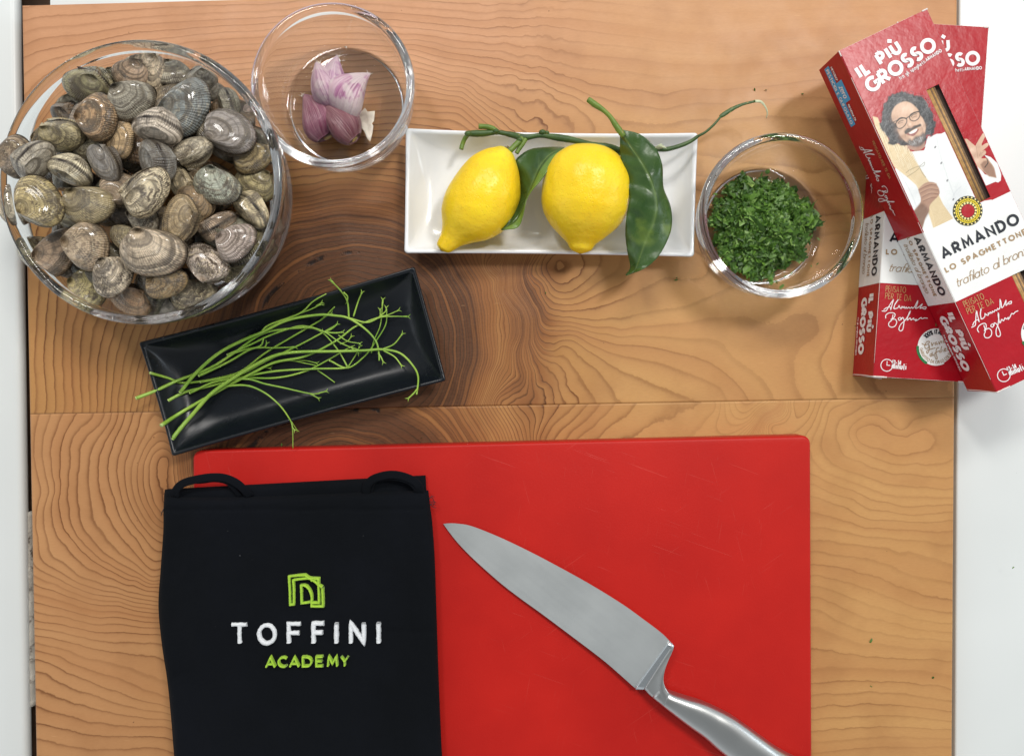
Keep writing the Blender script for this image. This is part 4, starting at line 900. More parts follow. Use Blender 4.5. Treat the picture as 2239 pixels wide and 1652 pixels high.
ST = [ # main path, r0, r1, level, branches, label
 ([(70, 940), (200, 890), (340, 825), (560, 740), (720, 640), (900, 515), (1060, 480), (1230, 470), (1320, 500)], 1.0, .55, 3, [[(720, 640), (850, 605), (1000, 605), (1130, 600)], [(1320, 500), (1400, 505), (1445, 500)], [(1320, 500), (1370, 480), (1410, 448)]], 'long stalk reaching farthest out over the left rim of the plate'),
 ([(365, 900), (470, 770), (620, 640), (780, 555), (910, 500), (1080, 420), (1280, 385), (1400, 390), (1490, 408), (1600, 480), (1670, 560), (1690, 640), (1692, 690)], 1.05, .5, 5, [[(1490, 408), (1480, 300), (1440, 230), (1370, 156)], [(1520, 395), (1550, 300), (1576, 236)], [(1490, 405), (1610, 435), (1700, 400), (1785, 395), (1882, 396)], [(1455, 235), (1480, 262), (1478, 300)], [(1686, 640), (1705, 668), (1718, 698)]], 'thick stalk arching over the bunch with forked tips at the top'),
 ([(490, 790), (600, 740), (700, 690), (820, 620), (900, 590), (920, 540)], .75, .5, 4, [[(860, 605), (925, 600), (940, 575)]], 'short stalk ending in a blunt fork near the middle'),
 ([(165, 772), (280, 805), (380, 838), (560, 818), (760, 765), (930, 640), (1130, 520), (1300, 420), (1350, 375), (1395, 330)], .8, .4, 1, [[(1320, 400), (1370, 378)]], 'stalk crossing the left rim highest up with a brownish end'),
 ([(285, 955), (360, 915), (430, 890), (600, 850), (780, 800), (1000, 760), (1250, 745), (1430, 742), (1482, 735)], .95, .5, 2, [[(1482, 735), (1430, 640), (1370, 560), (1315, 500)]], 'stalk running along the lower middle to a pale forked joint'),
 ([(240, 1120), (330, 1060), (430, 1000), (640, 880), (850, 770), (1000, 700), (1200, 660), (1400, 560), (1520, 470), (1620, 425), (1690, 400)], 1.15, .4, 3, [[(1690, 400), (1735, 360), (1738, 338)], [(1700, 395), (1750, 385), (1820, 355)]], 'second lowest thick stalk crossing the lower left rim'),
 ([(310, 1212), (370, 1135), (440, 1055), (560, 920), (690, 825), (850, 725), (1000, 655), (1150, 632), (1400, 628), (1600, 622), (1710, 615), (1830, 640), (1915, 720), (1952, 800), (1942, 915)], 1.3, .5, 6, [[(1710, 615), (1790, 580), (1846, 512)], [(1720, 622), (1795, 665), (1840, 722)], [(1945, 880), (1920, 910), (1888, 940)]], 'thickest lowest stalk whose curled tip hangs over the right rim'),
 ([(430, 905), (600, 830), (800, 812), (930, 845), (1050, 870), (1230, 910), (1294, 908)], .7, .4, 4, [[(1225, 908), (1285, 940)], [(1290, 906), (1335, 895)]], 'thin stalk with a small split tip at the lower centre'),
 ([(640, 862), (800, 855), (920, 900), (1020, 980), (1085, 1065), (1112, 1130), (1116, 1275)], .65, .3, 5, [[(1108, 1100), (1145, 1156)], [(1110, 1130), (1125, 1150)]], 'stalk curling down over the lower rim to the red board'),
 ([(680, 650), (850, 575), (930, 535), (1050, 490), (1180, 458), (1320, 495), (1440, 575), (1562, 620)], .6, .35, 4, [[(1420, 520), (1480, 560), (1560, 575)], [(1500, 600), (1550, 640)]], 'slender stalk arching through the upper middle of the bunch'),
 ([(500, 832), (760, 782), (940, 690), (1150, 590), (1310, 505), (1412, 448)], .75, .4, 3, [], 'straight stalk rising diagonally to the upper middle'),
 ([(905, 500), (960, 450), (1160, 375), (1250, 295), (1338, 244)], .6, .35, 5, [[(1170, 372), (1240, 345), (1302, 315)], [(1270, 325), (1305, 305)]], 'thin forked shoot at the upper edge of the plate'),
 ([(760, 802), (1000, 805), (1200, 760), (1360, 680), (1480, 610), (1530, 588)], .65, .35, 1, [[(1430, 580), (1480, 560), (1505, 530)]], 'low thin stalk under the others in the lower centre'),
 ([(1362, 690), (1482, 738), (1600, 655), (1670, 560), (1735, 450), (1742, 345)], .55, .35, 2, [[(1482, 735), (1530, 660), (1560, 598)], [(1640, 640), (1655, 560), (1700, 450), (1716, 285)], [(1700, 400), (1698, 352)]], 'branched shoot standing up at the right of the bunch'),
 ([(1285, 757), (1340, 795), (1396, 836)], .45, .35, 0, [], 'short loose shoot pointing down right of the centre'),
 ([(900, 742), (1000, 705), (1100, 690), (1200, 708), (1270, 722)], .5, .3, 0, [[(1130, 692), (1200, 690), (1272, 706)], [(905, 735), (960, 740)]], 'short forked shoot lying low in the middle of the plate'),
]
for path, r0, r1, lev, brs, lab in ST:
    r0 *= 0.00132; r1 *= 0.00122
    def conv(pts):
        out = []
        for x, y in pts:
            D = cs(x, y); z = 0.012
            for _ in range(2): z = plate_floor(W(*D, z)) + r0 + 0.0012 + lev * 0.0011
            if y > 1150 and x > 900: z = 0.0215
            out.append(W(*D, z))
        return out
    P = conv(path); e = empty('parsley_stem', P[0], 'green parsley ' + lab if not lab.startswith('thick') else lab.replace('stalk', 'green parsley stalk', 1), 'parsley stem', 'parsley stems on the black plate')
    mb = MB(); tube(mb, spline(P, 7), lambda t: r0 + (r1 - r0) * t, 8, rough=0.04); obj('stalk', mb.mesh('stalk', M_STEM), e)
    for bpts in brs:
        Pb = conv(bpts); Pb[0].z -= 0; mb = MB(); tube(mb, spline(Pb, 6), lambda t: r1 * 0.95 + 0.0001 - r1 * .3 * t + (0.0003 if t > .93 else 0), 7, rough=0.05)
        # ragged leaf joint at the tip
        q = Pb[-1]; d = (Pb[-1] - Pb[-2]).normalized()
        for kk in range(2):
            s_ = d.cross(Vector((0, 0, 1))) * (1 if kk else -1); tube(mb, [q, q + d * .001 + s_ * .0007, q + d * .0022 + s_ * .0018], lambda t: .00045 * (1 - t) + .0001, 5)
        obj('side_stalk', mb.mesh('side_stalk', M_STEM), e)
    mb = MB(); d = (P[0] - P[1]).normalized(); tube(mb, [P[0] - d * .0002, P[0] + d * .0005], r0 * 1.03, 8); obj('cut_end', mb.mesh('cut_end', M_CUT), e)
# ------------------------------------------------------------------ red cutting board
def red_mat():
    m, nt, b = newmat('red_plastic'); g = N(nt); P = g.pos()
    n = g.noise(14, P, 3); c = g.mix(g.lin(n, .3, .7), (0.40, 0.009, 0.006), (0.48, 0.013, 0.008))
    # fine knife scratches in several directions
    tot = None
    for k, (ang, sc) in enumerate(((20, 60), (75, 75), (-35, 55), (100, 90))):
        s = g.sstep(g.noise(sc * 2.4, g.rotscale(P, R(ang), (0.13, 4.5, 1)), 2, 0.5), 0.69, 0.76); tot = s if tot is None else g.math('MAXIMUM', tot, s)
    area = g.sstep(g.noise(9, P, 3), 0.42, 0.62)
    scr = g.math('MULTIPLY', tot, area); c = g.mix(g.math('MULTIPLY', scr, 0.10), c, (0.80, 0.16, 0.11))
    c = g.mix(g.sstep(g.noise(700, P, 2), 0.72, 0.80, 0, 0.4), c, (0.35, 0.01, 0.01))
    nt.links.new(c, b.inputs['Base Color']); setp(b, rough=0.45, spec=0.22)
    nt.links.new(g.bump(g.math('ADD', g.math('MULTIPLY', scr, -0.6), g.math('MULTIPLY', g.noise(650, P, 2), 0.5)), 0.35, 0.0004), b.inputs['Normal']); return m
M_RED = red_mat(); ZB = 0.018
cbc = [xy(421, 985, ZB), xy(1773, 952, ZB), xy(1777, 1900, ZB), xy(424, 1900, ZB)]
o = slab(cbc, 0.0003, ZB, 0.0022, 0.006, M_RED, 'cutting_board'); tag(o, 'bright red plastic cutting board under the knife and the folded apron', 'cutting board')

# ------------------------------------------------------------------ chef knife
def steel(name, col, r0, r1, dirv, strength):
    m, nt, b = newmat(name); g = N(nt); setp(b, col=col, metal=1.0)
    n = g.noise(1.0, g.rotscale(g.pos(), dirv, (9, 420, 9)), 3, .5); nt.links.new(g.math('ADD', g.lin(n, .3, .7, r0 + .03, r1 - .03), g.lin(g.noise(30, g.pos(), 3), .3, .7, -.03, .03)), b.inputs['Roughness'])
    nt.links.new(g.bump(n, strength, 0.00012), b.inputs['Normal']); return m
ck = Crop(1500, 1500, 1.372); KD = R(38)
M_BLADE = steel('brushed_blade', (0.74, 0.765, 0.755), 0.42, 0.50, KD, 0.10); M_HANDLE = steel('satin_steel', (0.56, 0.57, 0.56), 0.28, 0.36, KD, 0.15); M_BOLS = steel('polished_bolster', (0.72, 0.76, 0.78), 0.22, 0.30, KD, 0.1)
kn = empty('chef_knife', W(*ck(700, 900), ZB), 'steel chef knife lying diagonally on the red board', 'knife')
spine = [(118, 512), (150, 509), (190, 511), (260, 524), (400, 580), (550, 652), (700, 731), (850, 815), (1000, 908), (1100, 980), (1190, 1048), (1238, 1096)]
edge = [(118, 512), (150, 556), (200, 617), (280, 697), (400, 803), (500, 880), (600, 952), (750, 1064), (900, 1178), (1000, 1264), (1040, 1300), (1070, 1326)]
def kz(x): return 0.0006 + 0.0075 * max(0, min(1, (x - 118) / 1100)) # blade rises towards the heel
def strip_solid(mb, A, B, zA, zB, thA, thB, n=60, K=8, crown=0.0):
    A, B = resample(A, n), resample(B, n); top, bot = [], []
    for i in range(n):
        f = i / (n - 1)
        for k in range(K + 1):
            t = k / K; x = A[i][0] + (B[i][0] - A[i][0]) * t; y = A[i][1] + (B[i][1] - A[i][1]) * t
            zc = ZB + (zA(f) * (1 - t) + zB(f) * t); th = thA(f) * (1 - t) + thB(f) * t + crown * math.sin(math.pi * t)
            p = W(*ck(x, y), zc + th / 2); top.append(tuple(p)); bot.append((p.x, p.y, zc - th / 2))
    w = K + 1; b0 = len(mb.v); nT = len(top); fs = []
    for i in range(n - 1):
        for k in range(K):
            q = (i * w + k, i * w + k + 1, (i + 1) * w + k + 1, (i + 1) * w + k); fs.append(q[::-1]); fs.append(tuple(a + nT for a in q))
    ring = [i * w for i in range(n)] + [(n - 1) * w + k for k in range(1, w)] + [i * w + K for i in range(n - 2, -1, -1)] + [k for k in range(K - 1, 0, -1)]
    for a in range(len(ring)): c, d = ring[a], ring[(a + 1) % len(ring)]; fs.append((c, d, d + nT, c + nT)[::-1])
    mb.add(top + bot, fs)
mb = MB(); strip_solid(mb, spine, edge, lambda f: 0.0018 + .0068 * f, lambda f: 0.0016 + .0050 * f, lambda f: 0.0006 + .0010 * f, lambda f: 0.0002, 70, 10)
obj('blade', mb.mesh('blade', M_BLADE, False), kn)
mb = MB(); strip_solid(mb, [(1190, 1046), (1215, 1072), (1238, 1094)], [(1024, 1288), (1046, 1304), (1074, 1328)], lambda f: .0086, lambda f: .0068, lambda f: .0030 + .003 * f, lambda f: .0008 + .001 * f, 8, 12)
mb2 = MB(); strip_solid(mb2, [(1228, 1092), (1242, 1100), (1250, 1112)], [(1060, 1322), (1092, 1325), (1112, 1322)], lambda f: .0088, lambda f: .0072, lambda f: .0052 + .0012 * f, lambda f: .0026 + .003 * f, 8, 14)
obj('heel_band', mb2.mesh('heel_band', M_BOLS), kn)
mb = MB(); strip_solid(mb, [(1245, 1104), (1251, 1114), (1238, 1150), (1222, 1185), (1206, 1230), (1199, 1275), (1208, 1315), (1228, 1345)], [(1104, 1323), (1112, 1330), (1125, 1345), (1140, 1358), (1155, 1370), (1170, 1382), (1188, 1394), (1205, 1404)],
    lambda f: .0088 + .0012 * f, lambda f: .0078 + .0022 * f, lambda f: .0055 + .004 * f, lambda f: .0045 + .006 * f, 30, 14, crown=0.0015)
obj('bolster', mb.mesh('bolster', M_HANDLE), kn)
up = [(1200, 1290), (1215, 1325), (1300, 1358), (1380, 1382), (1450, 1412), (1530, 1452), (1600, 1498), (1690, 1563), (1760, 1612), (1850, 1660), (1960, 1705), (2080, 1760), (2200, 1840)]
dn = [(1140, 1360), (1185, 1398), (1260, 1458), (1330, 1512), (1400, 1562), (1460, 1615), (1530, 1668), (1610, 1715), (1700, 1760), (1800, 1810), (1900, 1870), (2000, 1940), (2080, 2010)]
n = 70; A, B_ = resample(up, n), resample(dn, n); loops = []
for i in range(n):
    f = i / (n - 1); p = Vector(W(*ck(*A[i]), ZB + .011)); q = Vector(W(*ck(*B_[i]), ZB + .011)); c = (p + q) / 2; hw = (p - q).length / 2; d = (p - q).normalized()
    th = 0.0062 + 0.0034 * math.sin(min(1, f * 1.3) * math.pi * .62); sc = min(1.0, 0.55 + f * 9)
    th *= min(1, .7 + f * 4); zc = ZB + max(th + .0004, 0.0098 - .004 * f) 
    l = []
    for k in range(32):
        a = 2 * math.pi * k / 32; ca, sa = math.cos(a), math.sin(a)
        e_ = 0.78; l.append(c + d * hw * math.copysign(abs(ca) ** e_, ca) + Vector((0, 0, zc - (ZB + .011) + 0 * f + th * math.copysign(abs(sa) ** e_, sa))))
    loops.append(l)
mb = MB(); loft(mb, loops); obj('handle', mb.mesh('handle', M_HANDLE), kn)

# ------------------------------------------------------------------ folded apron
def cloth_mat():
    m, nt, b = newmat('navy_twill'); g = N(nt); P = g.pos()
    wv = g.n('ShaderNodeTexWave'); nt.links.new(g.rotscale(P, R(33), (1, 1, 1)), wv.inputs[0]); wv.inputs['Scale'].default_value = 420; wv.inputs['Distortion'].default_value = 1.2; wv.inputs['Detail'].default_value = 1
    n = g.noise(10, P, 3); c = g.mix(g.lin(n, .35, .65), (0.0032, 0.0040, 0.0054), (0.0048, 0.0057, 0.0085))
    c = g.mix(g.math('MULTIPLY', wv.outputs[1], 0.3), c, (0.010, 0.012, 0.015))
    lint = g.sstep(g.noise(230, g.scalev(P, (1, 1.7, 1)), 1), 0.81, 0.84); c = g.mix(g.math('MULTIPLY', lint, .5), c, (0.25, 0.26, 0.27))
    nt.links.new(c, b.inputs['Base Color']); setp(b, rough=0.9, spec=0.07, sheen=0.01)
    h = g.math('ADD', g.math('MULTIPLY', wv.outputs[1], .25), g.math('MULTIPLY', g.noise(60, P, 4), 1.5)); nt.links.new(g.bump(g.math('ADD', h, g.math('MULTIPLY', g.noise(14, P, 2), 7.0)), 0.6, 0.0012), b.inputs['Normal']); return m
M_CLOTH = cloth_mat(); ca = Crop(500, 1600, 1.4967)
ap = empty('folded_apron', W(*ca(850, 900), ZB), 'folded black apron with white and lime embroidered writing, looped straps at its top', 'apron')
def cloth_layer(name, left, right, ztop, zbase, seed, amp=0.0010, nx=90, ny=130, hem=None, parent=ap, edge=0.004):
    Lp, Rp = resample(left, ny), resample(right, ny); mb = MB(); 
    def ht(u, v, x, y):
        e = min(u, 1 - u) * 0.21; ev = v * 0.2
        q = min(1, e / edge); r = min(1, ev / edge)
        k = (1 - (1 - q) ** 2.2) * (1 - (1 - r) ** 2.2)
        z = zbase + (ztop - zbase) * k
        w = amp * (nz(x * .0035, y * .0028, seed) * 1.6 + 0.6 * nz(x * .012, y * .004, seed + 2) + .25 * nz(x * .03, y * .02, seed + 5))
        return z + w * k + (hem(x, y) if hem else 0) * k
    zs = {}
    for j in range(ny):
        v = j / (ny - 1)
        for i in range(nx):
            u = i / (nx - 1); uu = u + 0.06 * math.sin(2 * math.pi * u) * -1 * 0.5; uu = 0.5 - 0.5 * math.cos(math.pi * u) if False else u
            x = Lp[j][0] + (Rp[j][0] - Lp[j][0]) * uu; y = Lp[j][1] + (Rp[j][1] - Lp[j][1]) * uu
            if name == 'front_panel': y += 7 * math.sin(uu * 5) * (1 - v) ** 3
            p = W(*ca(x, y), ht(u, v, x, y)); mb.v.append(tuple(p))
    for j in range(ny - 1):
        for i in range(nx - 1): mb.f.append((j * nx + i, (j + 1) * nx + i, (j + 1) * nx + i + 1, j * nx + i + 1)); mb.m.append(0)
    ring = list(range(nx)) + [j * nx + nx - 1 for j in range(1, ny)] + [(ny - 1) * nx + i for i in range(nx - 2, -1, -1)] + [j * nx for j in range(ny - 2, 0, -1)]
    b0 = len(mb.v); cx = sum(v[0] for v in mb.v) / b0
    for r in ring: v = mb.v[r]; mb.v.append((v[0] + (cx - v[0]) * .004, v[1], zbase - 0.0032))
    for a in range(len(ring)): c, d = ring[a], ring[(a + 1) % len(ring)]; c2, d2 = b0 + a, b0 + (a + 1) % len(ring); mb.f.append((c, d, d2, c2)); mb.m.append(0)
    mb.f.append(tuple(range(b0 + len(ring) - 1, b0 - 1, -1))); mb.m.append(0)
    return obj(name, mb.mesh(name, M_CLOTH), parent)
hem = lambda x, y: -0.0018 * math.exp(-((y - 330) / 7) ** 2) - 0.0009 * math.exp(-((y - (955 + .02 * x)) / 16) ** 2) * (x > 1250) - 0.0016 * math.exp(-((y - (1250 - .5 * (x - 150))) / 26) ** 2) * max(0, 1 - (x - 100) / 260) + .0012 * math.exp(-((y - 900) / 60) ** 2) * max(0, 1 - (1620 - x) / 300)
cloth_layer('back_fold', [(134, 226), (130, 300), (140, 600), (150, 900), (165, 1300), (190, 1660), (215, 1900)], [(1531, 152), (1536, 235), (1548, 320), (1565, 600), (1580, 900), (1600, 1300), (1618, 1660), (1640, 1900)], ZB + 0.0065, ZB + 0.0034, 3, 0.0012)
cloth_layer('front_panel', [(132, 266), (127, 330), (126, 450), (112, 650), (100, 850), (118, 1050), (148, 1250), (168, 1450), (184, 1652), (205, 1900)],
            [(1546, 240), (1556, 330), (1566, 400), (1580, 600), (1590, 900), (1600, 1200), (1612, 1500), (1620, 1652), (1640, 1900)], ZB + 0.0125, ZB + 0.0080, 7, 0.0019, hem=hem)
M_STRAP = cloth_mat(); 
def strap(pts, zz, wd, name='strap'):
    P = spline([W(*ca(x, y), z) for (x, y), z in zip(pts, zz)], 10); mb = MB(); fr = frames(P); loops = []
    for p, (t, nn, bb) in zip(P, fr):
        sd = t.cross(Vector((0, 0, 1))); sd = sd.normalized() if sd.length > .2 else bb
        up_ = sd.cross(t).normalized(); loops.append([p + sd * wd * a + up_ * 0.0009 * b for a, b in ((-1, -.4), (-.95, .4), (-.8, .75), (-.3, .6), (.3, .6), (.8, .75), (.95, .4), (1, -.4), (0.8, -.8), (-.8, -.8))])
    loft(mb, loops); obj(name, mb.mesh(name, M_CLOTH), ap)
zq = ZB + .0085
strap([(190, 262), (196, 225), (232, 192), (300, 172), (380, 160), (450, 163), (510, 186), (555, 222), (590, 262)], [zq, zq + .003, zq + .005, zq + .007, zq + .0075, zq + .007, zq + .006, zq + .004, zq], 0.0030)
strap([(186, 262), (205, 215), (260, 184), (330, 180), (400, 172), (460, 182), (500, 212), (535, 262)], [zq - .001, zq + .001, zq + .003, zq + .005, zq + .006, zq + .005, zq + .003, zq - .001], 0.0020)
strap([(1212, 250), (1216, 205), (1245, 172), (1300, 152), (1360, 146), (1420, 158), (1470, 182), (1498, 215), (1502, 255)], [zq, zq + .003, zq + .005, zq + .007, zq + .0075, zq + .007, zq + .006, zq + .004, zq], 0.0030)
strap([(1238, 250), (1240, 205), (1270, 172), (1330, 162), (1400, 170), (1450, 190), (1480, 225), (1482, 255)], [zq - .001, zq + .001, zq + .003, zq + .005, zq + .006, zq + .005, zq + .003, zq - .001], 0.0018)
# frayed threads at the corners
M_THR = plain('dark_thread', (0.012, 0.013, 0.018), 0.9)
for pts in ([(1548, 272), (1566, 268), (1574, 285), (1588, 297)], [(1550, 280), (1562, 262), (1578, 264)], [(1556, 300), (1570, 318), (1588, 322)], [(1552, 290), (1578, 292), (1570, 312)], [(128, 330), (118, 345), (114, 366)], [(130, 322), (122, 350)], [(1554, 310), (1566, 300), (1586, 308)]):
    mb = MB(); tube(mb, spline([W(*ca(*p), ZB + .0095 - .0012 * k) for k, p in enumerate(pts)], 5), 0.00022, 5); obj('loose_thread', mb.mesh('loose_thread', M_THR), ap)

# ------------------------------------------------------------------ stroke lettering (own geometric alphabet)
def arc(cx, cy, rx, ry, a0, a1, n=14): return [(cx + rx * math.cos(R(a0 + (a1 - a0) * i / n)), cy + ry * math.sin(R(a0 + (a1 - a0) * i / n))) for i in range(n + 1)]
G = {
 'A': (.86, [[(0, 0), (.43, 1), (.86, 0)], [(.16, .30), (.70, .30)]]), 'B': (.62, [[(0, 0), (0, 1)], [(0, 1), (.32, 1)] + arc(.32, .76, .24, .24, 90, -90) + [(0, .52)], [(.32, .52)] + arc(.34, .26, .27, .26, 90, -90) + [(0, 0)]]),
 'C': (.80, [arc(.5, .5, .5, .5, 48, 312, 24)]), 'D': (.74, [[(0, 0), (0, 1), (.28, 1)] + arc(.28, .5, .46, .5, 90, -90, 20) + [(0, 0)]]), 'E': (.52, [[(.52, 1), (0, 1), (0, 0), (.52, 0)], [(0, .52), (.45, .52)]]),
 'F': (.52, [[(.52, 1), (0, 1), (0, 0)], [(0, .52), (.46, .52)]]), 'G': (.90, [arc(.5, .5, .5, .5, 48, 360, 26) + [(.60, .5)]]), 'H': (.68, [[(0, 0), (0, 1)], [(.68, 0), (.68, 1)], [(0, .5), (.68, .5)]]),
 'I': (.0, [[(0, 0), (0, 1)]]), 'L': (.48, [[(0, 1), (0, 0), (.48, 0)]]), 'M': (.90, [[(0, 0), (.10, 1), (.45, .25), (.80, 1), (.90, 0)]]), 'N': (.70, [[(0, 0), (0, 1), (.70, 0), (.70, 1)]]),
 'O': (1.0, [arc(.5, .5, .5, .5, 90, 450, 36)]), 'P': (.58, [[(0, 0), (0, 1)], [(0, 1), (.30, 1)] + arc(.30, .72, .28, .28, 90, -90) + [(0, .44)]]), 'R': (.60, [[(0, 0), (0, 1)], [(0, 1), (.30, 1)] + arc(.30, .73, .27, .27, 90, -90) + [(0, .46)], [(.28, .46), (.60, 0)]]),
 'S': (.56, [arc(.28, .74, .25, .25, 35, 270, 14) + arc(.28, .25, .27, .25, 90, -145, 14)]), 'T': (.66, [[(0, 1), (.66, 1)], [(.33, 1), (.33, 0)]]), 'U': (.66, [[(0, 1), (0, .33)] + arc(.33, .33, .33, .33, 180, 360) + [(.66, 1)]]),
 'Ù': (.66, [[(0, 1), (0, .33)] + arc(.33, .33, .33, .33, 180, 360) + [(.66, 1)], [(.06, 1.50), (.40, 1.26)]]), 'V': (.78, [[(0, 1), (.39, 0), (.78, 1)]]), 'Y': (.76, [[(0, 1), (.38, .45), (.76, 1)], [(.38, .45), (.38, 0)]]), 'Z': (.62, [[(0, 1), (.62, 1), (0, 0), (.62, 0)]]),
 '1': (.22, [[(0, .78), (.22, 1), (.22, 0)]]), '3': (.52, [arc(.25, .75, .24, .24, 150, -80, 12) + arc(.25, .26, .27, .26, 80, -150, 12)]), '4': (.62, [[(.46, 0), (.46, 1)], [(.46, 1), (0, .28), (.62, .28)]]), '0': (.66, [arc(.33, .5, .33, .5, 90, 450, 26)]),
 '-': (.34, [[(0, .42), (.34, .42)]]), '%': (.80, [arc(.16, .8, .15, .18, 0, 360, 12), arc(.64, .2, .15, .18, 0, 360, 12), [(.68, 1), (.12, 0)]]), '°': (.2, [arc(.1, .85, .1, .1, 0, 360, 8)]),
 'a': (.52, [arc(.26, .28, .26, .28, 0, 360, 18), [(.52, .58), (.52, 0)]]), 'b': (.52, [[(0, 1), (0, 0)], arc(.26, .28, .26, .28, 0, 360, 18)]), 'd': (.52, [arc(.26, .28, .26, .28, 0, 360, 18), [(.52, 1), (.52, 0)]]),
 'e': (.52, [[(0, .30), (.52, .30)], arc(.26, .28, .26, .28, 5, 310, 16)]), 'f': (.32, [[(.36, .98), (.26, 1), (.16, .9), (.14, .7), (.14, 0)], [(0, .56), (.32, .56)]]), 'g': (.52, [arc(.26, .28, .26, .28, 0, 360, 18), [(.52, .58), (.52, -.1), (.4, -.34), (.2, -.36), (.06, -.28)]]),
 'h': (.46, [[(0, 1), (0, 0)], [(0, .33)] + arc(.23, .33, .23, .23, 160, 0, 8) + [(.46, 0)]]), 'i': (.0, [[(0, .56), (0, 0)], [(0, .80), (0, .84)]]), 'l': (.0, [[(0, 1), (0, 0)]]),
 'm': (.80, [[(0, .56), (0, 0)], [(0, .35)] + arc(.2, .36, .2, .2, 160, 0, 8) + [(.40, 0)], [(.40, .35)] + arc(.6, .36, .2, .2, 160, 0, 8) + [(.80, 0)]]), 'n': (.44, [[(0, .56), (0, 0)], [(0, .33)] + arc(.22, .33, .22, .23, 160, 0, 8) + [(.44, 0)]]),
 'o': (.56, [arc(.28, .28, .28, .28, 90, 450, 20)]), 'p': (.52, [[(0, .56), (0, -.36)], arc(.26, .28, .26, .28, 0, 360, 18)]), 'r': (.26, [[(0, .56), (0, 0)], [(0, .3)] + arc(.24, .32, .24, .24, 170, 80, 6)]),
 's': (.36, [arc(.18, .42, .15, .14, 40, 270, 10) + arc(.18, .14, .17, .14, 90, -140, 10)]), 't': (.28, [[(.12, .85), (.12, .12), (.2, 0), (.3, .02)], [(0, .56), (.28, .56)]]), 'u': (.44, [[(0, .56), (0, .22)] + arc(.22, .22, .22, .22, 180, 360, 8) + [(.44, .56)]]), 'z': (.40, [[(0, .56), (.40, .56), (0, 0), (.42, 0)]]), ' ': (.30, []),
}
def text_strokes(s, track, slant=0.0, join=False):
    x = 0; out = []
    for ch in s:
        w, st = G[ch]
        for p in st: out.append([(x + a + slant * b, b) for a, b in p])
        x += w + track
    return out, x - track
def place_text(s, p0, p1, h, track=0.28, slant=0.0, updir=None):
    "strokes in a 2-D face system: baseline p0 -> p1 (stretched to fit), cap height h"
    st, wd = text_strokes(s, track, slant); p0, p1 = Vector(p0[:2]), Vector(p1[:2]); d = (p1 - p0); n = Vector((-d.y, d.x)).normalized() if updir is None else Vector(updir).normalized()
    return [[tuple(p0 + d * (x / wd) + n * (y * h)) for x, y in q] for q in st]
def ribbon(pts, w, closed=False, rnd=False):
    P = [Vector(p) for p in pts]
    if (P[0] - P[-1]).length < 1e-7: P = P[:-1]; closed = True
    n = len(P); L, Rr = [], []
    for i in range(n):
        a = P[(i - 1) % n] if (closed or i > 0) else None; b = P[(i + 1) % n] if (closed or i < n - 1) else None
        d1 = (P[i] - a).normalized() if a is not None else None; d2 = (b - P[i]).normalized() if b is not None else None
        d1 = d1 or d2; d2 = d2 or d1
        n1, n2 = Vector((-d1.y, d1.x)), Vector((-d2.y, d2.x)); m = (n1 + n2); m = m.normalized() if m.length > 1e-6 else n1
        k = min(1 / max(m.dot(n1), .3), 1.9); L.append(P[i] + m * w / 2 * k); Rr.append(P[i] - m * w / 2 * k)
    return L, Rr, closed
class Face:
    "a plane with origin o and axes u (right), v (down) and outward normal n, in metres"
    def __init__(s, o, u, v, n): s.o, s.u, s.v, s.n = o, u, v, n
    def at(s, a, b, h=0.0): return s.o + s.u * a + s.v * b + s.n * h
    def hit(s, D, crop=None):
        D = crop(*D) if crop else D; d = ray(*D); t = (s.o - CAM).dot(s.n) / d.dot(s.n); p = CAM + d * t - s.o; return (p.dot(s.u), p.dot(s.v))
def strokes_flat(mb, face, strokes, w, h0, mi=0, step=0.000012, maxstep=14):
    "h0: base lift; crossing strokes are lifted a hair to avoid coplanar overlap"
    for k, q in enumerate(strokes):
        if len(q) < 2: continue
        L, Rr, cl_ = ribbon(q, w); h = h0 + step * (k % maxstep); n = len(L)
        if cl_ or n < 7:
            vs = [face.at(p.x, p.y, h) for p in L] + [face.at(p.x, p.y, h) for p in Rr]; mb.add(vs, [(i, (i + 1) % n, n + (i + 1) % n, n + i) for i in range(n if cl_ else n - 1)], mi)
        else:
            for c0 in range(0, n - 1, 3):      # long strokes climb a little so that loops never share a plane
                m = min(c0 + 3, n - 1); hh = h + step * 0.6 * ((c0 // 3) % 17); r = range(c0, m + 1); k2 = len(r)
                mb.add([face.at(L[i].x, L[i].y, hh) for i in r] + [face.at(Rr[i].x, Rr[i].y, hh) for i in r], [(i, i + 1, k2 + i + 1, k2 + i) for i in range(k2 - 1)], mi)
def poly_flat(mb, face, pts, h, mi=0): mb.add([face.at(a, b, h) for a, b in pts], [tuple(range(len(pts)))], mi)
def disc(cx, cy, r, n=28): return [(cx + r * math.cos(2 * math.pi * k / n), cy + r * math.sin(2 * math.pi * k / n)) for k in range(n)]

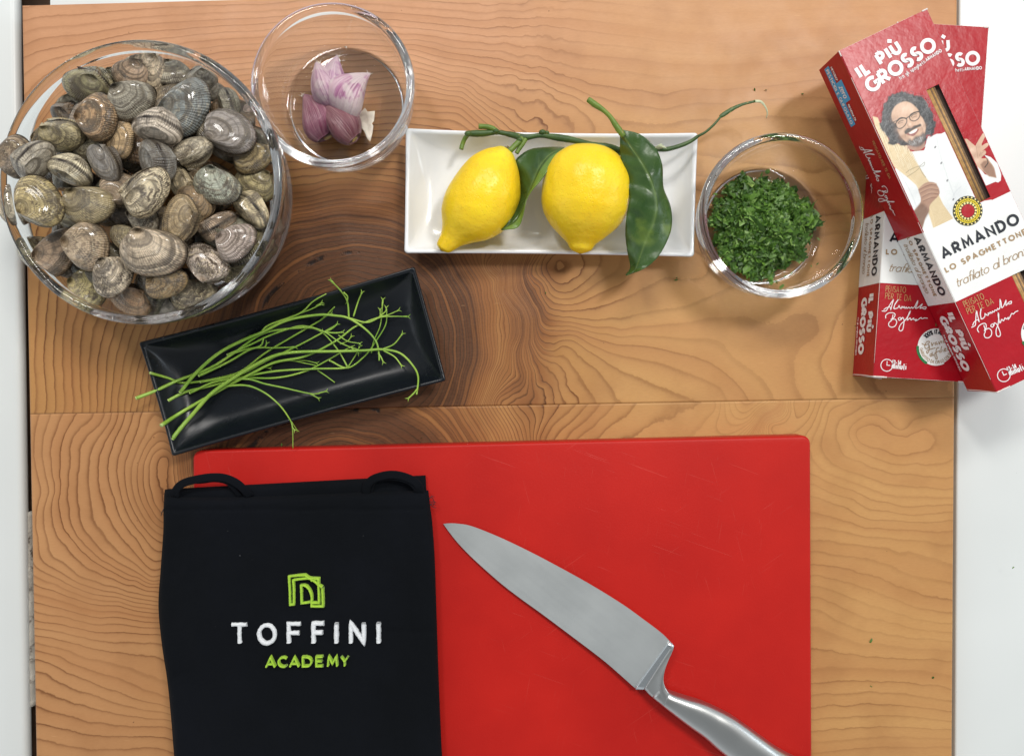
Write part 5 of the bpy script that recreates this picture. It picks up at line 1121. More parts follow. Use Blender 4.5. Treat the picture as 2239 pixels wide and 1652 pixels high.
# embroidery on the apron: raised satin stitch
def thread_mat(name, c1, c2):
    m, nt, b = newmat(name); g = N(nt); P = g.pos(); n = g.noise(1500, g.scalev(P, (0.35, 1.6, 1)), 2)
    nt.links.new(g.mix(g.lin(n, .3, .7), c1, c2), b.inputs['Base Color']); setp(b, rough=0.5, sheen=0.2); nt.links.new(g.bump(n, .8, .0006), b.inputs['Normal']); return m
M_WTH = thread_mat('white_thread', (0.62, 0.64, 0.66), (0.82, 0.84, 0.86)); M_GTH = thread_mat('lime_thread', (0.26, 0.48, 0.015), (0.42, 0.66, 0.03))
FZ = ZB + 0.0150
FA = Face(W(*ca(0, 0), FZ), Vector((1, 0, 0)), Vector((0, -1, 0)), Vector((0, 0, 1)))
def stitch(mb, q, w, lift=0.0006):
    q2 = [Vector((*p, 0)) for p in q]; P = []
    for i in range(len(q2) - 1):
        L = (q2[i + 1] - q2[i]).length; m_ = max(1, int(L / 0.0012)); P += [q2[i].lerp(q2[i + 1], k / m_) for k in range(m_)]
    P.append(q2[-1]); P2 = [(p.x, p.y) for p in P]
    L, Rr, cl_ = ribbon(P2, w); n = len(L); loops = []
    for i in range(n):
        a, b = L[i], Rr[i]; ja = random.uniform(-.06, .10); jb = random.uniform(-.06, .10); row = []
        for t, hh in ((0 - ja, -0.0045), (.03 - ja, .0), (.2, .0006), (.5, .0008), (.8, .0006), (.97 + jb, .0), (1 + jb, -0.0045)):
            p = a.lerp(b, t); row.append(FA.at(p.x, p.y, hh + lift * 0))
        loops.append(row)
    vs = [p for r in loops for p in r]; k = 7; fs = []
    for i in range(n if cl_ else n - 1):
        j = (i + 1) % n
        for a in range(k - 1): fs.append((i * k + a, i * k + a + 1, j * k + a + 1, j * k + a))
    if not cl_: fs += [tuple(range(k)), tuple(range((n - 1) * k + k - 1, (n - 1) * k - 1, -1))]
    mb.add(vs, fs)
hA = lambda x, y: FA.hit((x, y), ca)
mm = 0.357e-3 / 2.449 * 1.0 * (CAM_H - FZ) / CAM_H
for ch, x0, x1 in (('T', 492, 574), ('O', 637, 722), ('F', 796, 862), ('F', 928, 986), ('I', 1051, 1051), ('N', 1129, 1198), ('I', 1277, 1277)):
    dy = -(x0 - 490) * 0.010; mb = MB(); w_, st = G[ch]; capb, capt = 1047 + dy * 0, 948 + dy
    if ch == 'O': capb, capt = 1050, 952
    for q in st: stitch(mb, [hA((x0 + (x1 - x0) * (a / w_ if w_ else 0)), capb + (capt - capb) * b) for a, b in q], 21 * mm)
    obj('embroidered_letter', mb.mesh('embroidered_letter', M_WTH), ap)
for ch, x0, x1 in (('A', 676, 722), ('C', 742, 784), ('A', 804, 850), ('D', 872, 918), ('E', 944, 980), ('M', 1006, 1056), ('Y', 1078, 1114)):
    dy = -(x0 - 670) * 0.015; mb = MB(); w_, st = G[ch]
    for q in st: stitch(mb, [hA((x0 + (x1 - x0) * (a / w_)), (1176 + (1126 - 1176) * b) + dy) for a, b in q], 10.5 * mm)
    obj('embroidered_letter', mb.mesh('embroidered_letter', M_GTH), ap)
cg2 = Crop(1000, 2030, 9.72)
hL = lambda x, y: FA.hit((x, y), cg2)
mb = MB(); wq = 78 / 9.72 * 1.4967 * mm
for q in ([(340, 1290), (368, 1290), (350, 800), (325, 310), (600, 278), (890, 262), (1000, 350), (1130, 430), (1260, 510), (1350, 610), (1480, 690)],
          [(350, 1290), (495, 1280), (498, 800), (470, 440), (700, 400), (900, 375), (1060, 385)],
          [(900, 300), (1050, 370), (1345, 395), (1352, 700), (1372, 1225), (1110, 1225)],
          [(1480, 690), (1490, 900), (1505, 1350), (1110, 1350), (1110, 1225), (1118, 1050), (1095, 900), (1030, 760), (940, 660), (840, 615), (745, 620), (755, 900), (762, 1240), (950, 1220), (1095, 1190)],
          [(1090, 440), (1200, 440), (1290, 540)]):
    stitch(mb, [hL(*p) for p in q], wq)
obj('embroidered_logo', mb.mesh('embroidered_logo', M_GTH), ap)
# ------------------------------------------------------------------ pasta boxes
def card(name, col, rough=0.32, var=0.06): 
    m, nt, b = newmat(name); g = N(nt); n = g.noise(60, g.pos(), 3)
    nd = g.n('ShaderNodeVectorMath', operation='SCALE'); nd.inputs[0].default_value = col; g.put(nd.inputs['Scale'], g.lin(n, .3, .7, 1 - var, 1 + var)); nt.links.new(nd.outputs[0], b.inputs['Base Color'])
    setp(b, rough=rough, spec=0.35); nt.links.new(g.bump(g.math('ADD', g.noise(260, g.pos(), 3), g.math('MULTIPLY', g.noise(35, g.pos(), 2), 3)), 0.25, 0.0007), b.inputs['Normal']); return m
M_CR = card('red_card', (0.38, 0.005, 0.013), 0.30); M_CW = card('white_card', (0.78, 0.79, 0.77), 0.35, .03); M_INK = card('dark_ink', (0.012, 0.016, 0.024), 0.4); M_TAN = card('tan_ink', (0.36, 0.24, 0.13), 0.4)
M_GOLD = card('gold_ink', (0.50, 0.25, 0.10), 0.4); M_LILAC = card('white_ink', (0.80, 0.76, 0.76), 0.4, .02); M_BLUE = card('blue_ink', (0.06, 0.36, 0.66), 0.4); M_YEL = card('yellow_ink', (0.80, 0.62, 0.02), 0.4)
M_OLI = card('olive_ink', (0.030, 0.030, 0.006), 0.4); M_CREAM = card('cream_ink', (0.82, 0.70, 0.30), 0.4); M_GRN = card('green_ink', (0.02, 0.17, 0.05), 0.4)
M_SKIN = card('printed_skin', (0.56, 0.34, 0.22), 0.4, .1); M_SKIN2 = card('printed_skin_shade', (0.27, 0.15, 0.10), 0.4, .15); M_HAIR = card('printed_hair', (0.035, 0.037, 0.040), 0.4, .5); M_HAIR2 = card('printed_hair_light', (0.17, 0.18, 0.185), 0.4, .3)
M_GREY = card('printed_grey', (0.36, 0.35, 0.34), 0.4, .3); M_LIPS = card('printed_lips', (0.30, 0.10, 0.08), 0.4); M_STRAW = card('printed_straw', (0.66, 0.52, 0.30), 0.4, .12); M_STRAW2 = card('printed_straw_shade', (0.34, 0.23, 0.09), 0.4, .2)
M_PASTA = plain('dry_pasta', (0.42, 0.235, 0.075), 0.5, 0.25, 300); M_PASTA2 = plain('shaded_pasta', (0.17, 0.10, 0.05), 0.6, 0.25, 300); M_INSIDE = plain('shaded_inside', (0.17, 0.12, 0.095), 0.7); M_RAW = plain('torn_card_edge', (0.72, 0.66, 0.62), 0.8)
def film_mat():
    m, nt, b = newmat('clear_film'); setp(b, col=(1, 1, 1), rough=0.08, trans=1.0, ior=1.15); return m
M_FILM = film_mat()
p1 = Crop(2864, 0, 2.174); p2 = Crop(2964, 700, 2.174); pF = Crop(3100, 300, 5.507); pG = Crop(3130, 1000, 4.86); pH = Crop(3350, 450, 4.0287); pK = Crop(3040, 480, 3.9325)
TH = 0.033
def make_frame(TL, BL, TR, zt):
    a, b, c = W(*TL, zt), W(*BL, zt), W(*TR, zt); v = (b - a); L = v.length; v.normalize(); u = Vector((-v.y, v.x, 0)); Wd = (c - a).dot(u)
    if Wd < 0: u = -u; Wd = -Wd
    return a, u, v, L, Wd
aT = make_frame(p1(300, 397), p2(1310, 1530), p1(985, 62), 2 * TH + .001)
aB = make_frame((1940 - 15.5, 613 - 560), p2(350, 1405), (2187, 53), TH + .0003)

# the lower box's hidden top-left corner follows from its length and its left edge
LEN, WID = aT[3], aT[4]
BLc = W(*p2(350, 1405), TH + .0003); e1 = W(*p2(440, 100), TH + .0003); vB = (BLc - e1).normalized(); uB = Vector((-vB.y, vB.x, 0)); uB = uB if uB.x > 0 else -uB
oB = BLc - vB * LEN
up3 = Vector((0, 0, 1))
TOPF = Face(aT[0], aT[1], aT[2], up3); LOWF = Face(oB, uB, vB, up3)
def side_of(F): return Face(F.o, -up3, F.v, -F.u)       # u = down the side, v = along the box
# ---- design, in the face frame of the upper box (metres)
T = lambda pts, crop: [TOPF.hit(p, crop) for p in pts]
TS = side_of(TOPF); LS = side_of(LOWF)
band0 = TOPF.hit((735, 290), p2)[1]; band1 = TOPF.hit((985, 829), p2)[1]
w1 = T([(950, 715), (1070, 645), (1480, 1535), (1411, 1562)], p1); wu0, wu1 = (w1[0][0] + w1[3][0]) / 2, (w1[1][0] + w1[2][0]) / 2; wv0, wv1 = w1[0][1], (w1[2][1] + w1[3][1]) / 2
wv2 = TOPF.hit((1400, 625), p2)[1]; wv3 = LOWF.hit((830, 1015), p2)[1]

def txt(s, p0, p1_, h, face, crop, w, track=.28, slant=0.0, up_left=True):
    a, b = face.hit(p0, crop), face.hit(p1_, crop); return (place_text(s, a, b, h, track, slant, None), w)
def place_uv(s, a, b, h, track, slant, flip, w=0.0):
    "face u right, v down: text 'up' must be the -v side of the baseline for the top face"
    st, wd = text_strokes(s, track, slant); a, b = Vector(a), Vector(b); d = b - a; n = Vector((d.y, -d.x)).normalized() * (1 if not flip else -1)
    dn_ = d.normalized(); a = a + dn_ * w / 2 + n * w / 2; b = b - dn_ * w / 2 + n * w / 2; d = b - a; h = h - w
    return [[tuple(a + d * (x / wd) + n * (y * h)) for x, y in q] for q in st]
SIG1 = [[(120, 545), (190, 545), (240, 470), (320, 350), (298, 430), (275, 525), (268, 482), (200, 490), (150, 528)], [(322, 505), (350, 430), (410, 345), (352, 420), (330, 500), (360, 505), (400, 488), (420, 452), (434, 488), (455, 500), (470, 470), (490, 492), (505, 470), (522, 500), (545, 478), (560, 500), (590, 482), (610, 500), (640, 478), (650, 500), (690, 470), (742, 368), (735, 420), (705, 500), (760, 478), (822, 425), (785, 500), (840, 480), (890, 482), (872, 512), (825, 500)]]
SIG2 = [[(188, 675), (190, 620), (240, 582), (310, 578), (350, 605), (330, 660), (280, 692), (350, 690), (378, 740), (350, 805), (290, 828), (240, 800), (245, 745), (290, 705), (315, 610)], [(430, 655), (405, 680), (425, 708), (455, 680), (440, 655)], [(455, 700), (480, 660), (505, 700), (500, 780), (480, 870), (440, 892), (415, 855), (450, 775), (520, 710), (600, 590), (612, 545), (585, 600), (558, 705), (610, 668), (628, 702), (670, 672), (682, 700), (720, 690), (705, 718), (745, 700), (800, 662), (820, 682), (860, 668), (915, 672)]]
def smooth2(q, k=4): return [(p.x, p.y) for p in spline([(a, b, 0) for a, b in q], k)]
SIGL = [smooth2([LOWF.hit(p, pG) for p in q]) for q in SIG1 + SIG2]
# ---- the printed cook: a soft flat print held as ink colours on a fine sheet (flat picture on the carton)
class Canvas:
    def __init__(s, u0, v0, w, h, px):
        s.u0, s.v0, s.px = u0, v0, px; s.nx, s.ny = int(w / px) + 1, int(h / px) + 1
        s.U, s.V = np.meshgrid(u0 + np.arange(s.nx) * px, v0 + np.arange(s.ny) * px)
        s.C = np.zeros((s.ny, s.nx, 3)) + np.array((0.38, 0.005, 0.013)); s.A = np.zeros((s.ny, s.nx))
    def _put(s, sl, a, col):
        s.C[sl] = s.C[sl] * (1 - a[..., None]) + np.array(col) * a[..., None]; s.A[sl] = np.maximum(s.A[sl], a)
    def _sl(s, P, m):
        i0 = max(int((P[:, 0].min() - m - s.u0) / s.px), 0); i1 = min(int((P[:, 0].max() + m - s.u0) / s.px) + 2, s.nx)
        j0 = max(int((P[:, 1].min() - m - s.v0) / s.px), 0); j1 = min(int((P[:, 1].max() + m - s.v0) / s.px) + 2, s.ny); return (slice(j0, j1), slice(i0, i1))
    def poly(s, pts, col, soft=.00022, alpha=1.0, clip=None):
        P = np.array(pts); sl = s._sl(P, soft * 2); U, V = s.U[sl], s.V[sl]
        if U.size == 0: return
        ins = np.zeros(U.shape, bool); d = np.full(U.shape, 1e9); n = len(P)
        for i in range(n):
            (x0, y0), (x1, y1) = P[i], P[(i + 1) % n]
            if y0 != y1: c = ((y0 > V) != (y1 > V)) & (U < (x1 - x0) * (V - y0) / (y1 - y0) + x0); ins ^= c
            L2 = (x1 - x0) ** 2 + (y1 - y0) ** 2 + 1e-16; t = np.clip(((U - x0) * (x1 - x0) + (V - y0) * (y1 - y0)) / L2, 0, 1); d = np.minimum(d, np.hypot(U - x0 - t * (x1 - x0), V - y0 - t * (y1 - y0)))
        a = np.clip(0.5 + np.where(ins, d, -d) / (2 * soft), 0, 1) * alpha; s._put(sl, a, col)
    def line(s, pts, w, col, soft=.00018, alpha=1.0):
        P = np.array(pts); sl = s._sl(P, w + soft * 2); U, V = s.U[sl], s.V[sl]
        if U.size == 0: return
        d = np.full(U.shape, 1e9)
        for i in range(len(P) - 1):
            (x0, y0), (x1, y1) = P[i], P[i + 1]; L2 = (x1 - x0) ** 2 + (y1 - y0) ** 2 + 1e-16
            t = np.clip(((U - x0) * (x1 - x0) + (V - y0) * (y1 - y0)) / L2, 0, 1); d = np.minimum(d, np.hypot(U - x0 - t * (x1 - x0), V - y0 - t * (y1 - y0)))
        s._put(sl, np.clip(0.5 + (w / 2 - d) / (2 * soft), 0, 1) * alpha, col)
    def blob(s, c, r, col, alpha):
        d = np.hypot(s.U - c[0], s.V - c[1]); a = np.exp(-(d / r) ** 2) * alpha * (s.A > .5); s.C = s.C * (1 - a[..., None]) + np.array(col) * a[..., None]
vtop = TOPF.hit((600, 130), pF)[1] - .002
CV = Canvas(.0007, vtop, WID - .0014, band0 - vtop + .0008, .00021)
WHT, SKN, SKD, HAR, HAL = (0.74, 0.76, 0.75), (0.60, 0.39, 0.27), (0.30, 0.17, 0.115), (0.022, 0.025, 0.029), (0.13, 0.14, 0.15)
STR, STD, STL = (0.66, 0.52, 0.31), (0.36, 0.24, 0.10), (0.80, 0.69, 0.47)
H_ = lambda pts, crop, sm=False: (smooth2([TOPF.hit(p, crop) for p in pts] + [TOPF.hit(pts[0], crop)], 4)[:-1] if sm else [TOPF.hit(p, crop) for p in pts])
Ln = lambda pts, crop, w, col, al=1.0, soft=.0002: CV.line(smooth2([TOPF.hit(p, crop) for p in pts], 4), w, col, soft, al)
jk = H_([(735, 1315), (800, 1200), (870, 1180), (960, 1170), (1010, 1065), (1060, 1042), (1095, 1040)], p1); jk += [(wu0 + .002, TOPF.hit((1095, 1040), p1)[1]), (wu0 + .003, wv1), (wu1, wv1 + .002), (wu0 + .008, band0 + .003), (0, band0 + .003)]
CV.poly(jk, WHT)
for c_, r_, a_ in (((900, 1500), .006, .25), ((1230, 1500), .007, .30), ((960, 1330), .005, .12), ((870, 1700), .005, .4), ((1100, 1300), .004, .10), ((1150, 1620), .005, .25)): CV.blob(TOPF.hit(c_, p1), r_, (0.42, 0.45, 0.48), a_)
for a_ in ([(1060, 1080), (1100, 1250), (1180, 1480), (1230, 1600)], [(1250, 1450), (1200, 1500), (1180, 1560)], [(760, 1320), (850, 1480), (900, 1600)]): Ln(a_, p1, .0004, (0.45, 0.48, 0.50), .5, .0004)
# sleeve, arm and open hand right of the window
CV.poly(H_([(560, 560), (650, 640), (700, 700), (865, 750), (830, 600), (740, 480), (690, 420), (780, 450), (880, 540), (910, 620), (935, 700), (930, 790), (890, 820), (850, 808), (700, 872)], pH), WHT)
CV.poly(H_([(400, 190), (445, 190), (500, 240), (562, 292), (600, 220), (665, 115), (690, 100), (713, 120), (705, 155), (655, 260), (655, 290), (700, 262), (745, 243), (760, 270), (740, 300), (665, 365), (700, 352), (716, 375), (715, 400), (655, 455), (650, 470), (690, 470), (740, 465), (830, 600), (862, 750), (760, 730), (680, 660), (600, 600), (520, 480)], pH), SKN)
CV.poly(H_([(635, 560), (680, 510), (735, 500), (800, 560), (838, 630), (862, 750), (760, 728), (680, 655)], pH), SKD, soft=.0006)
for c_, r_, a_ in (((560, 430), .003, .5), ((600, 300), .0016, .5), ((640, 420), .0015, .6), ((480, 250), .002, .3)): CV.blob(TOPF.hit(c_, pH), r_, (0.42, 0.25, 0.18), a_)
for c_, r_ in (((690, 130), .0014), ((740, 265), .0013), ((520, 350), .0022), ((590, 500), .002)): CV.blob(TOPF.hit(c_, pH), r_, (0.76, 0.56, 0.43), .6)
for a_ in ([(575, 300), (590, 400), (600, 470)], [(640, 380), (620, 440)], [(700, 360), (650, 400)], [(720, 400), (660, 450)]): Ln(a_, pH, .0003, SKD, .7)
Ln([(725, 470), (745, 530), (700, 600)], pH, .0006, (0.02, 0.02, 0.02))
# wheat
CV.poly(H_([(560, 905), (600, 915), (650, 1040), (700, 1110), (800, 1130), (850, 1190), (900, 1260), (990, 1400), (1060, 1480), (1110, 1590), (1190, 1700), (1250, 1800), (1060, 1860), (1010, 1700), (960, 1560), (900, 1440), (820, 1370), (730, 1300), (650, 1150), (600, 1060)], p1), STR, soft=.0004)
rr2 = random.Random(4)
for k in range(46):
    x = rr2.uniform(570, 860); y = 930 + (x - 570) * .75 + rr2.uniform(0, 170)
    for c_, w_ in ((STD, .0011), (STL, .0007)): Ln([(x, y), (x + 14, y + 30), (x + 24, y + 62)], p1, w_, c_, .8 if c_ is STL else .5)
for k in range(30):
    t = k / 29; Ln([(700 + 170 * t, 1250 - 60 * t), (900 + 75 * t, 1420 - 30 * t), (1020 + 100 * t, 1640 - 30 * t), (1060 + 180 * t, 1840 - 40 * t)], p1, .00022, STD if k % 2 else STL, .6)
for a_ in ([(820, 1345), (850, 1322), (900, 1300), (930, 1290), (965, 1262), (958, 1290), (920, 1296)], [(830, 1375), (870, 1350), (900, 1330), (930, 1300)], [(930, 1310), (950, 1350), (975, 1380)]): Ln(a_, p1, .00035, (0.20, 0.16, 0.10), .8)
fist = H_([(915, 1475), (960, 1430), (1010, 1415), (1055, 1430), (1080, 1480), (1075, 1520), (1010, 1590), (1000, 1640), (970, 1700), (935, 1800), (895, 1720), (870, 1660), (935, 1570)], p1, True); CV.poly(fist, (0.36, 0.21, 0.145), soft=.0003)
CV.poly(H_([(880, 1650), (940, 1580), (1000, 1640), (960, 1720), (930, 1810), (895, 1730)], p1, True), (0.17, 0.095, 0.065), soft=.0010, alpha=.8)
for a_ in ([(925, 1475), (1000, 1440), (1055, 1440)], [(930, 1505), (1000, 1472), (1072, 1478)], [(945, 1535), (1010, 1505), (1072, 1510)], [(955, 1565), (1020, 1538), (1060, 1535)]):
    Ln([(x, y - 10) for x, y in a_], p1, .0012, (0.47, 0.29, 0.20), .6, .0005); Ln(a_, p1, .0004, (0.14, 0.07, 0.05), .8)
# neck, hair, face
CV.poly(H_([(795, 1190), (1155, 1120), (1150, 1240), (1080, 1300), (980, 1330), (880, 1300), (810, 1275)], pF), (0.38, 0.21, 0.15))
hairp = [(260, 850), (300, 650), (312, 480), (400, 340), (470, 225), (600, 160), (760, 155), (900, 205), (1070, 265), (1190, 370), (1240, 480), (1310, 650), (1375, 800), (1345, 960), (1290, 1040), (1190, 1005), (1180, 1100), (940, 1200), (740, 1235), (640, 1190), (440, 1185), (430, 1060), (330, 945)]
rj = random.Random(2); hp = []
for i in range(len(hairp)):
    a, b = hairp[i], hairp[(i + 1) % len(hairp)]
    for k in range(4): t = k / 4; hp.append((a[0] + (b[0] - a[0]) * t + rj.uniform(-22, 22), a[1] + (b[1] - a[1]) * t + rj.uniform(-22, 22)))
CV.poly(H_(hp, pF), HAR, soft=.0005)
for k in range(330):
    a = rj.uniform(0, 6.28); q = rj.uniform(.62, 1.04); x = 815 + 520 * math.cos(a) * q; y = 680 + 520 * math.sin(a) * q
    if (y > 1040 and x > 720): continue
    cl_ = rj.choice([HAL, HAL, (0.20, 0.21, 0.22), (0.012, 0.013, 0.015), (0.07, 0.07, 0.075)]); t = a + 1.57 + rj.uniform(-.7, .7); L = rj.uniform(25, 60)
    Ln([(x, y), (x + L * math.cos(t) + 10, y + L * math.sin(t)), (x + L * 1.8 * math.cos(t + .5), y + L * 1.8 * math.sin(t + .5))], pF, rj.uniform(.0002, .0005), cl_, rj.uniform(.25, .6), .0003)
face = H_([(490, 640), (505, 550), (560, 450), (640, 390), (760, 350), (870, 380), (960, 450), (1020, 520), (1060, 620), (1120, 700), (1168, 850), (1150, 980), (1130, 1080), (1080, 1180), (980, 1220), (860, 1190), (760, 1130), (690, 1060), (620, 940), (590, 800), (520, 740)], pF, True)
CV.poly(face, SKN, soft=.0004)
fb = lambda x, y, r, col, al: CV.blob(TOPF.hit((x, y), pF), r, col, al)
for x, y, r, al in ((560, 700, .0028, .55), (640, 900, .0026, .6), (700, 1040, .0024, .6), (1140, 820, .0016, .5), (820, 640, .0016, .3), (700, 790, .0022, .25), (960, 650, .0020, .25), (860, 870, .0014, .5), (1080, 900, .0015, .35), (800, 1080, .002, .5)): fb(x, y, r, (0.30, 0.165, 0.11), al)
for x, y, r, al in ((760, 480, .0034, .55), (880, 520, .0026, .4), (700, 960, .0018, .3), (1080, 800, .0016, .45), (860, 800, .0010, .7), (690, 850, .0012, .4), (960, 700, .0011, .4), (900, 1070, .0012, .3)): fb(x, y, r, (0.80, 0.60, 0.46), al)
CV.poly(H_([(790, 1150), (850, 1090), (900, 1110), (960, 1040), (1050, 1020), (1110, 960), (1165, 1000), (1170, 1100), (1100, 1200), (1000, 1245), (880, 1225)], pF, True), (0.075, 0.07, 0.07), soft=.0009, alpha=.9)
for k in range(60):
    x = rj.uniform(850, 1110); y = 1180 - (x - 850) * .42 + rj.uniform(-60, 40); Ln([(x, y), (x + rj.uniform(-6, 14), y + rj.uniform(18, 40))], pF, .00025, (0.42, 0.42, 0.42), .55)
CV.poly(H_([(770, 990), (850, 960), (1000, 890), (1030, 900), (1000, 960), (930, 1030), (850, 1020)], pF, True), (0.27, 0.09, 0.075), soft=.0003); CV.poly(H_([(830, 972), (910, 925), (985, 888), (1003, 900), (960, 955), (870, 988)], pF, True), (0.85, 0.80, 0.74))
CV.poly(H_([(745, 952), (770, 910), (815, 875), (880, 872), (930, 830), (1000, 815), (1060, 790), (1080, 830), (1010, 862), (910, 912), (840, 960), (770, 992)], pF, True), (0.03, 0.027, 0.026), soft=.0004, alpha=.95)
Ln([(800, 720), (808, 800), (840, 858), (900, 862), (938, 830)], pF, .0004, (0.28, 0.14, 0.10), .7, .0004)
for a_ in ([(625, 780), (660, 740), (722, 722)], [(882, 652), (920, 608), (990, 592)]): Ln(a_, pF, .0006, (0.05, 0.035, 0.03), .85, .0003)
for a_ in ([(640, 790), (680, 770), (715, 765)], [(900, 680), (945, 650), (990, 640)]): Ln(a_, pF, .0003, (0.06, 0.04, 0.03), .7)
for a_ in ([(600, 745), (640, 705), (710, 680), (785, 690), (790, 760), (740, 840), (660, 885), (600, 860), (575, 800), (600, 745)], [(842, 655), (880, 600), (960, 565), (1040, 555), (1052, 630), (1010, 700), (940, 735), (870, 715), (842, 655)], [(785, 690), (815, 660), (845, 655)]): Ln(a_, pF, .00062, (0.016, 0.014, 0.013), .95)
Ln([(600, 730), (680, 672), (790, 685)], pF, .0008, (0.016, 0.014, 0.013)); Ln([(845, 645), (930, 575), (1045, 548)], pF, .0008, (0.016, 0.014, 0.013)); Ln([(500, 775), (560, 742), (605, 735)], pF, .0006, (0.02, 0.018, 0.016), .8)
for a_ in ([(1085, 850), (1112, 920), (1092, 990)], [(780, 870), (740, 935)], [(760, 1000), (770, 1050)]): Ln(a_, pF, .0004, (0.26, 0.13, 0.09), .6, .0004)
CV.poly(H_([(1150, 1250), (1190, 1100), (1215, 1040), (1250, 1030), (1240, 1120), (1180, 1230)], pF), WHT); Ln([(1155, 1245), (1195, 1120), (1245, 1040)], pF, .0003, (0.45, 0.48, 0.5), .7)
for (x, y), cr_ in (((1350, 1258), pF), ((1470, 1570), pF), ((1140, 1408), p1), ((1187, 1555), p1)): q = TOPF.hit((x, y), cr_); CV.line([q, (q[0] + .0006, q[1] - .0004)], .0011, (0.22, 0.22, 0.23)); 
_n = np.random.RandomState(3).rand(CV.ny, CV.nx, 1) * .10 + .95; CV.C = np.clip(CV.C * _n, 0, 1)
keep = (CV.A > 0.04); win = (CV.U > wu0 - .0003) & (CV.U < wu1 + .0003) & (CV.V < wv1 + .0003); keep &= ~win; keep &= ~((CV.U > wu1) & (CV.V > wv1))
jj, ii = np.nonzero(keep[:-1, :-1] & keep[1:, :-1] & keep[:-1, 1:] & keep[1:, 1:]); idx = np.arange(CV.nx * CV.ny).reshape(CV.ny, CV.nx)
Q = np.stack([idx[jj, ii], idx[jj, ii + 1], idx[jj + 1, ii + 1], idx[jj + 1, ii]], 1); used, inv = np.unique(Q, return_inverse=True); Q = inv.reshape(-1, 4)
mc, ntc, bc = newmat('picture_ink'); gc = N(ntc); ntc.links.new(gc.attr('ink', 'Color'), bc.inputs['Base Color']); setp(bc, rough=0.34, spec=0.35); ntc.links.new(gc.bump(gc.math('ADD', gc.noise(260, gc.pos(), 3), gc.math('MULTIPLY', gc.noise(35, gc.pos(), 2), 3)), 0.25, 0.0007), bc.inputs['Normal'])
ME_COOK = bpy.data.meshes.new('printed_cook'); ME_COOK.from_pydata([(float(a), float(b), -.0001) for a, b in zip(CV.U.ravel()[used], CV.V.ravel()[used])], [], Q[:, ::-1].tolist()); ME_COOK.materials.append(mc)
_at = ME_COOK.attributes.new('ink', 'FLOAT_COLOR', 'POINT'); _at.data.foreach_set('color', np.concatenate([CV.C.reshape(-1, 3)[used], np.ones((len(used), 1))], 1).astype('f').ravel())
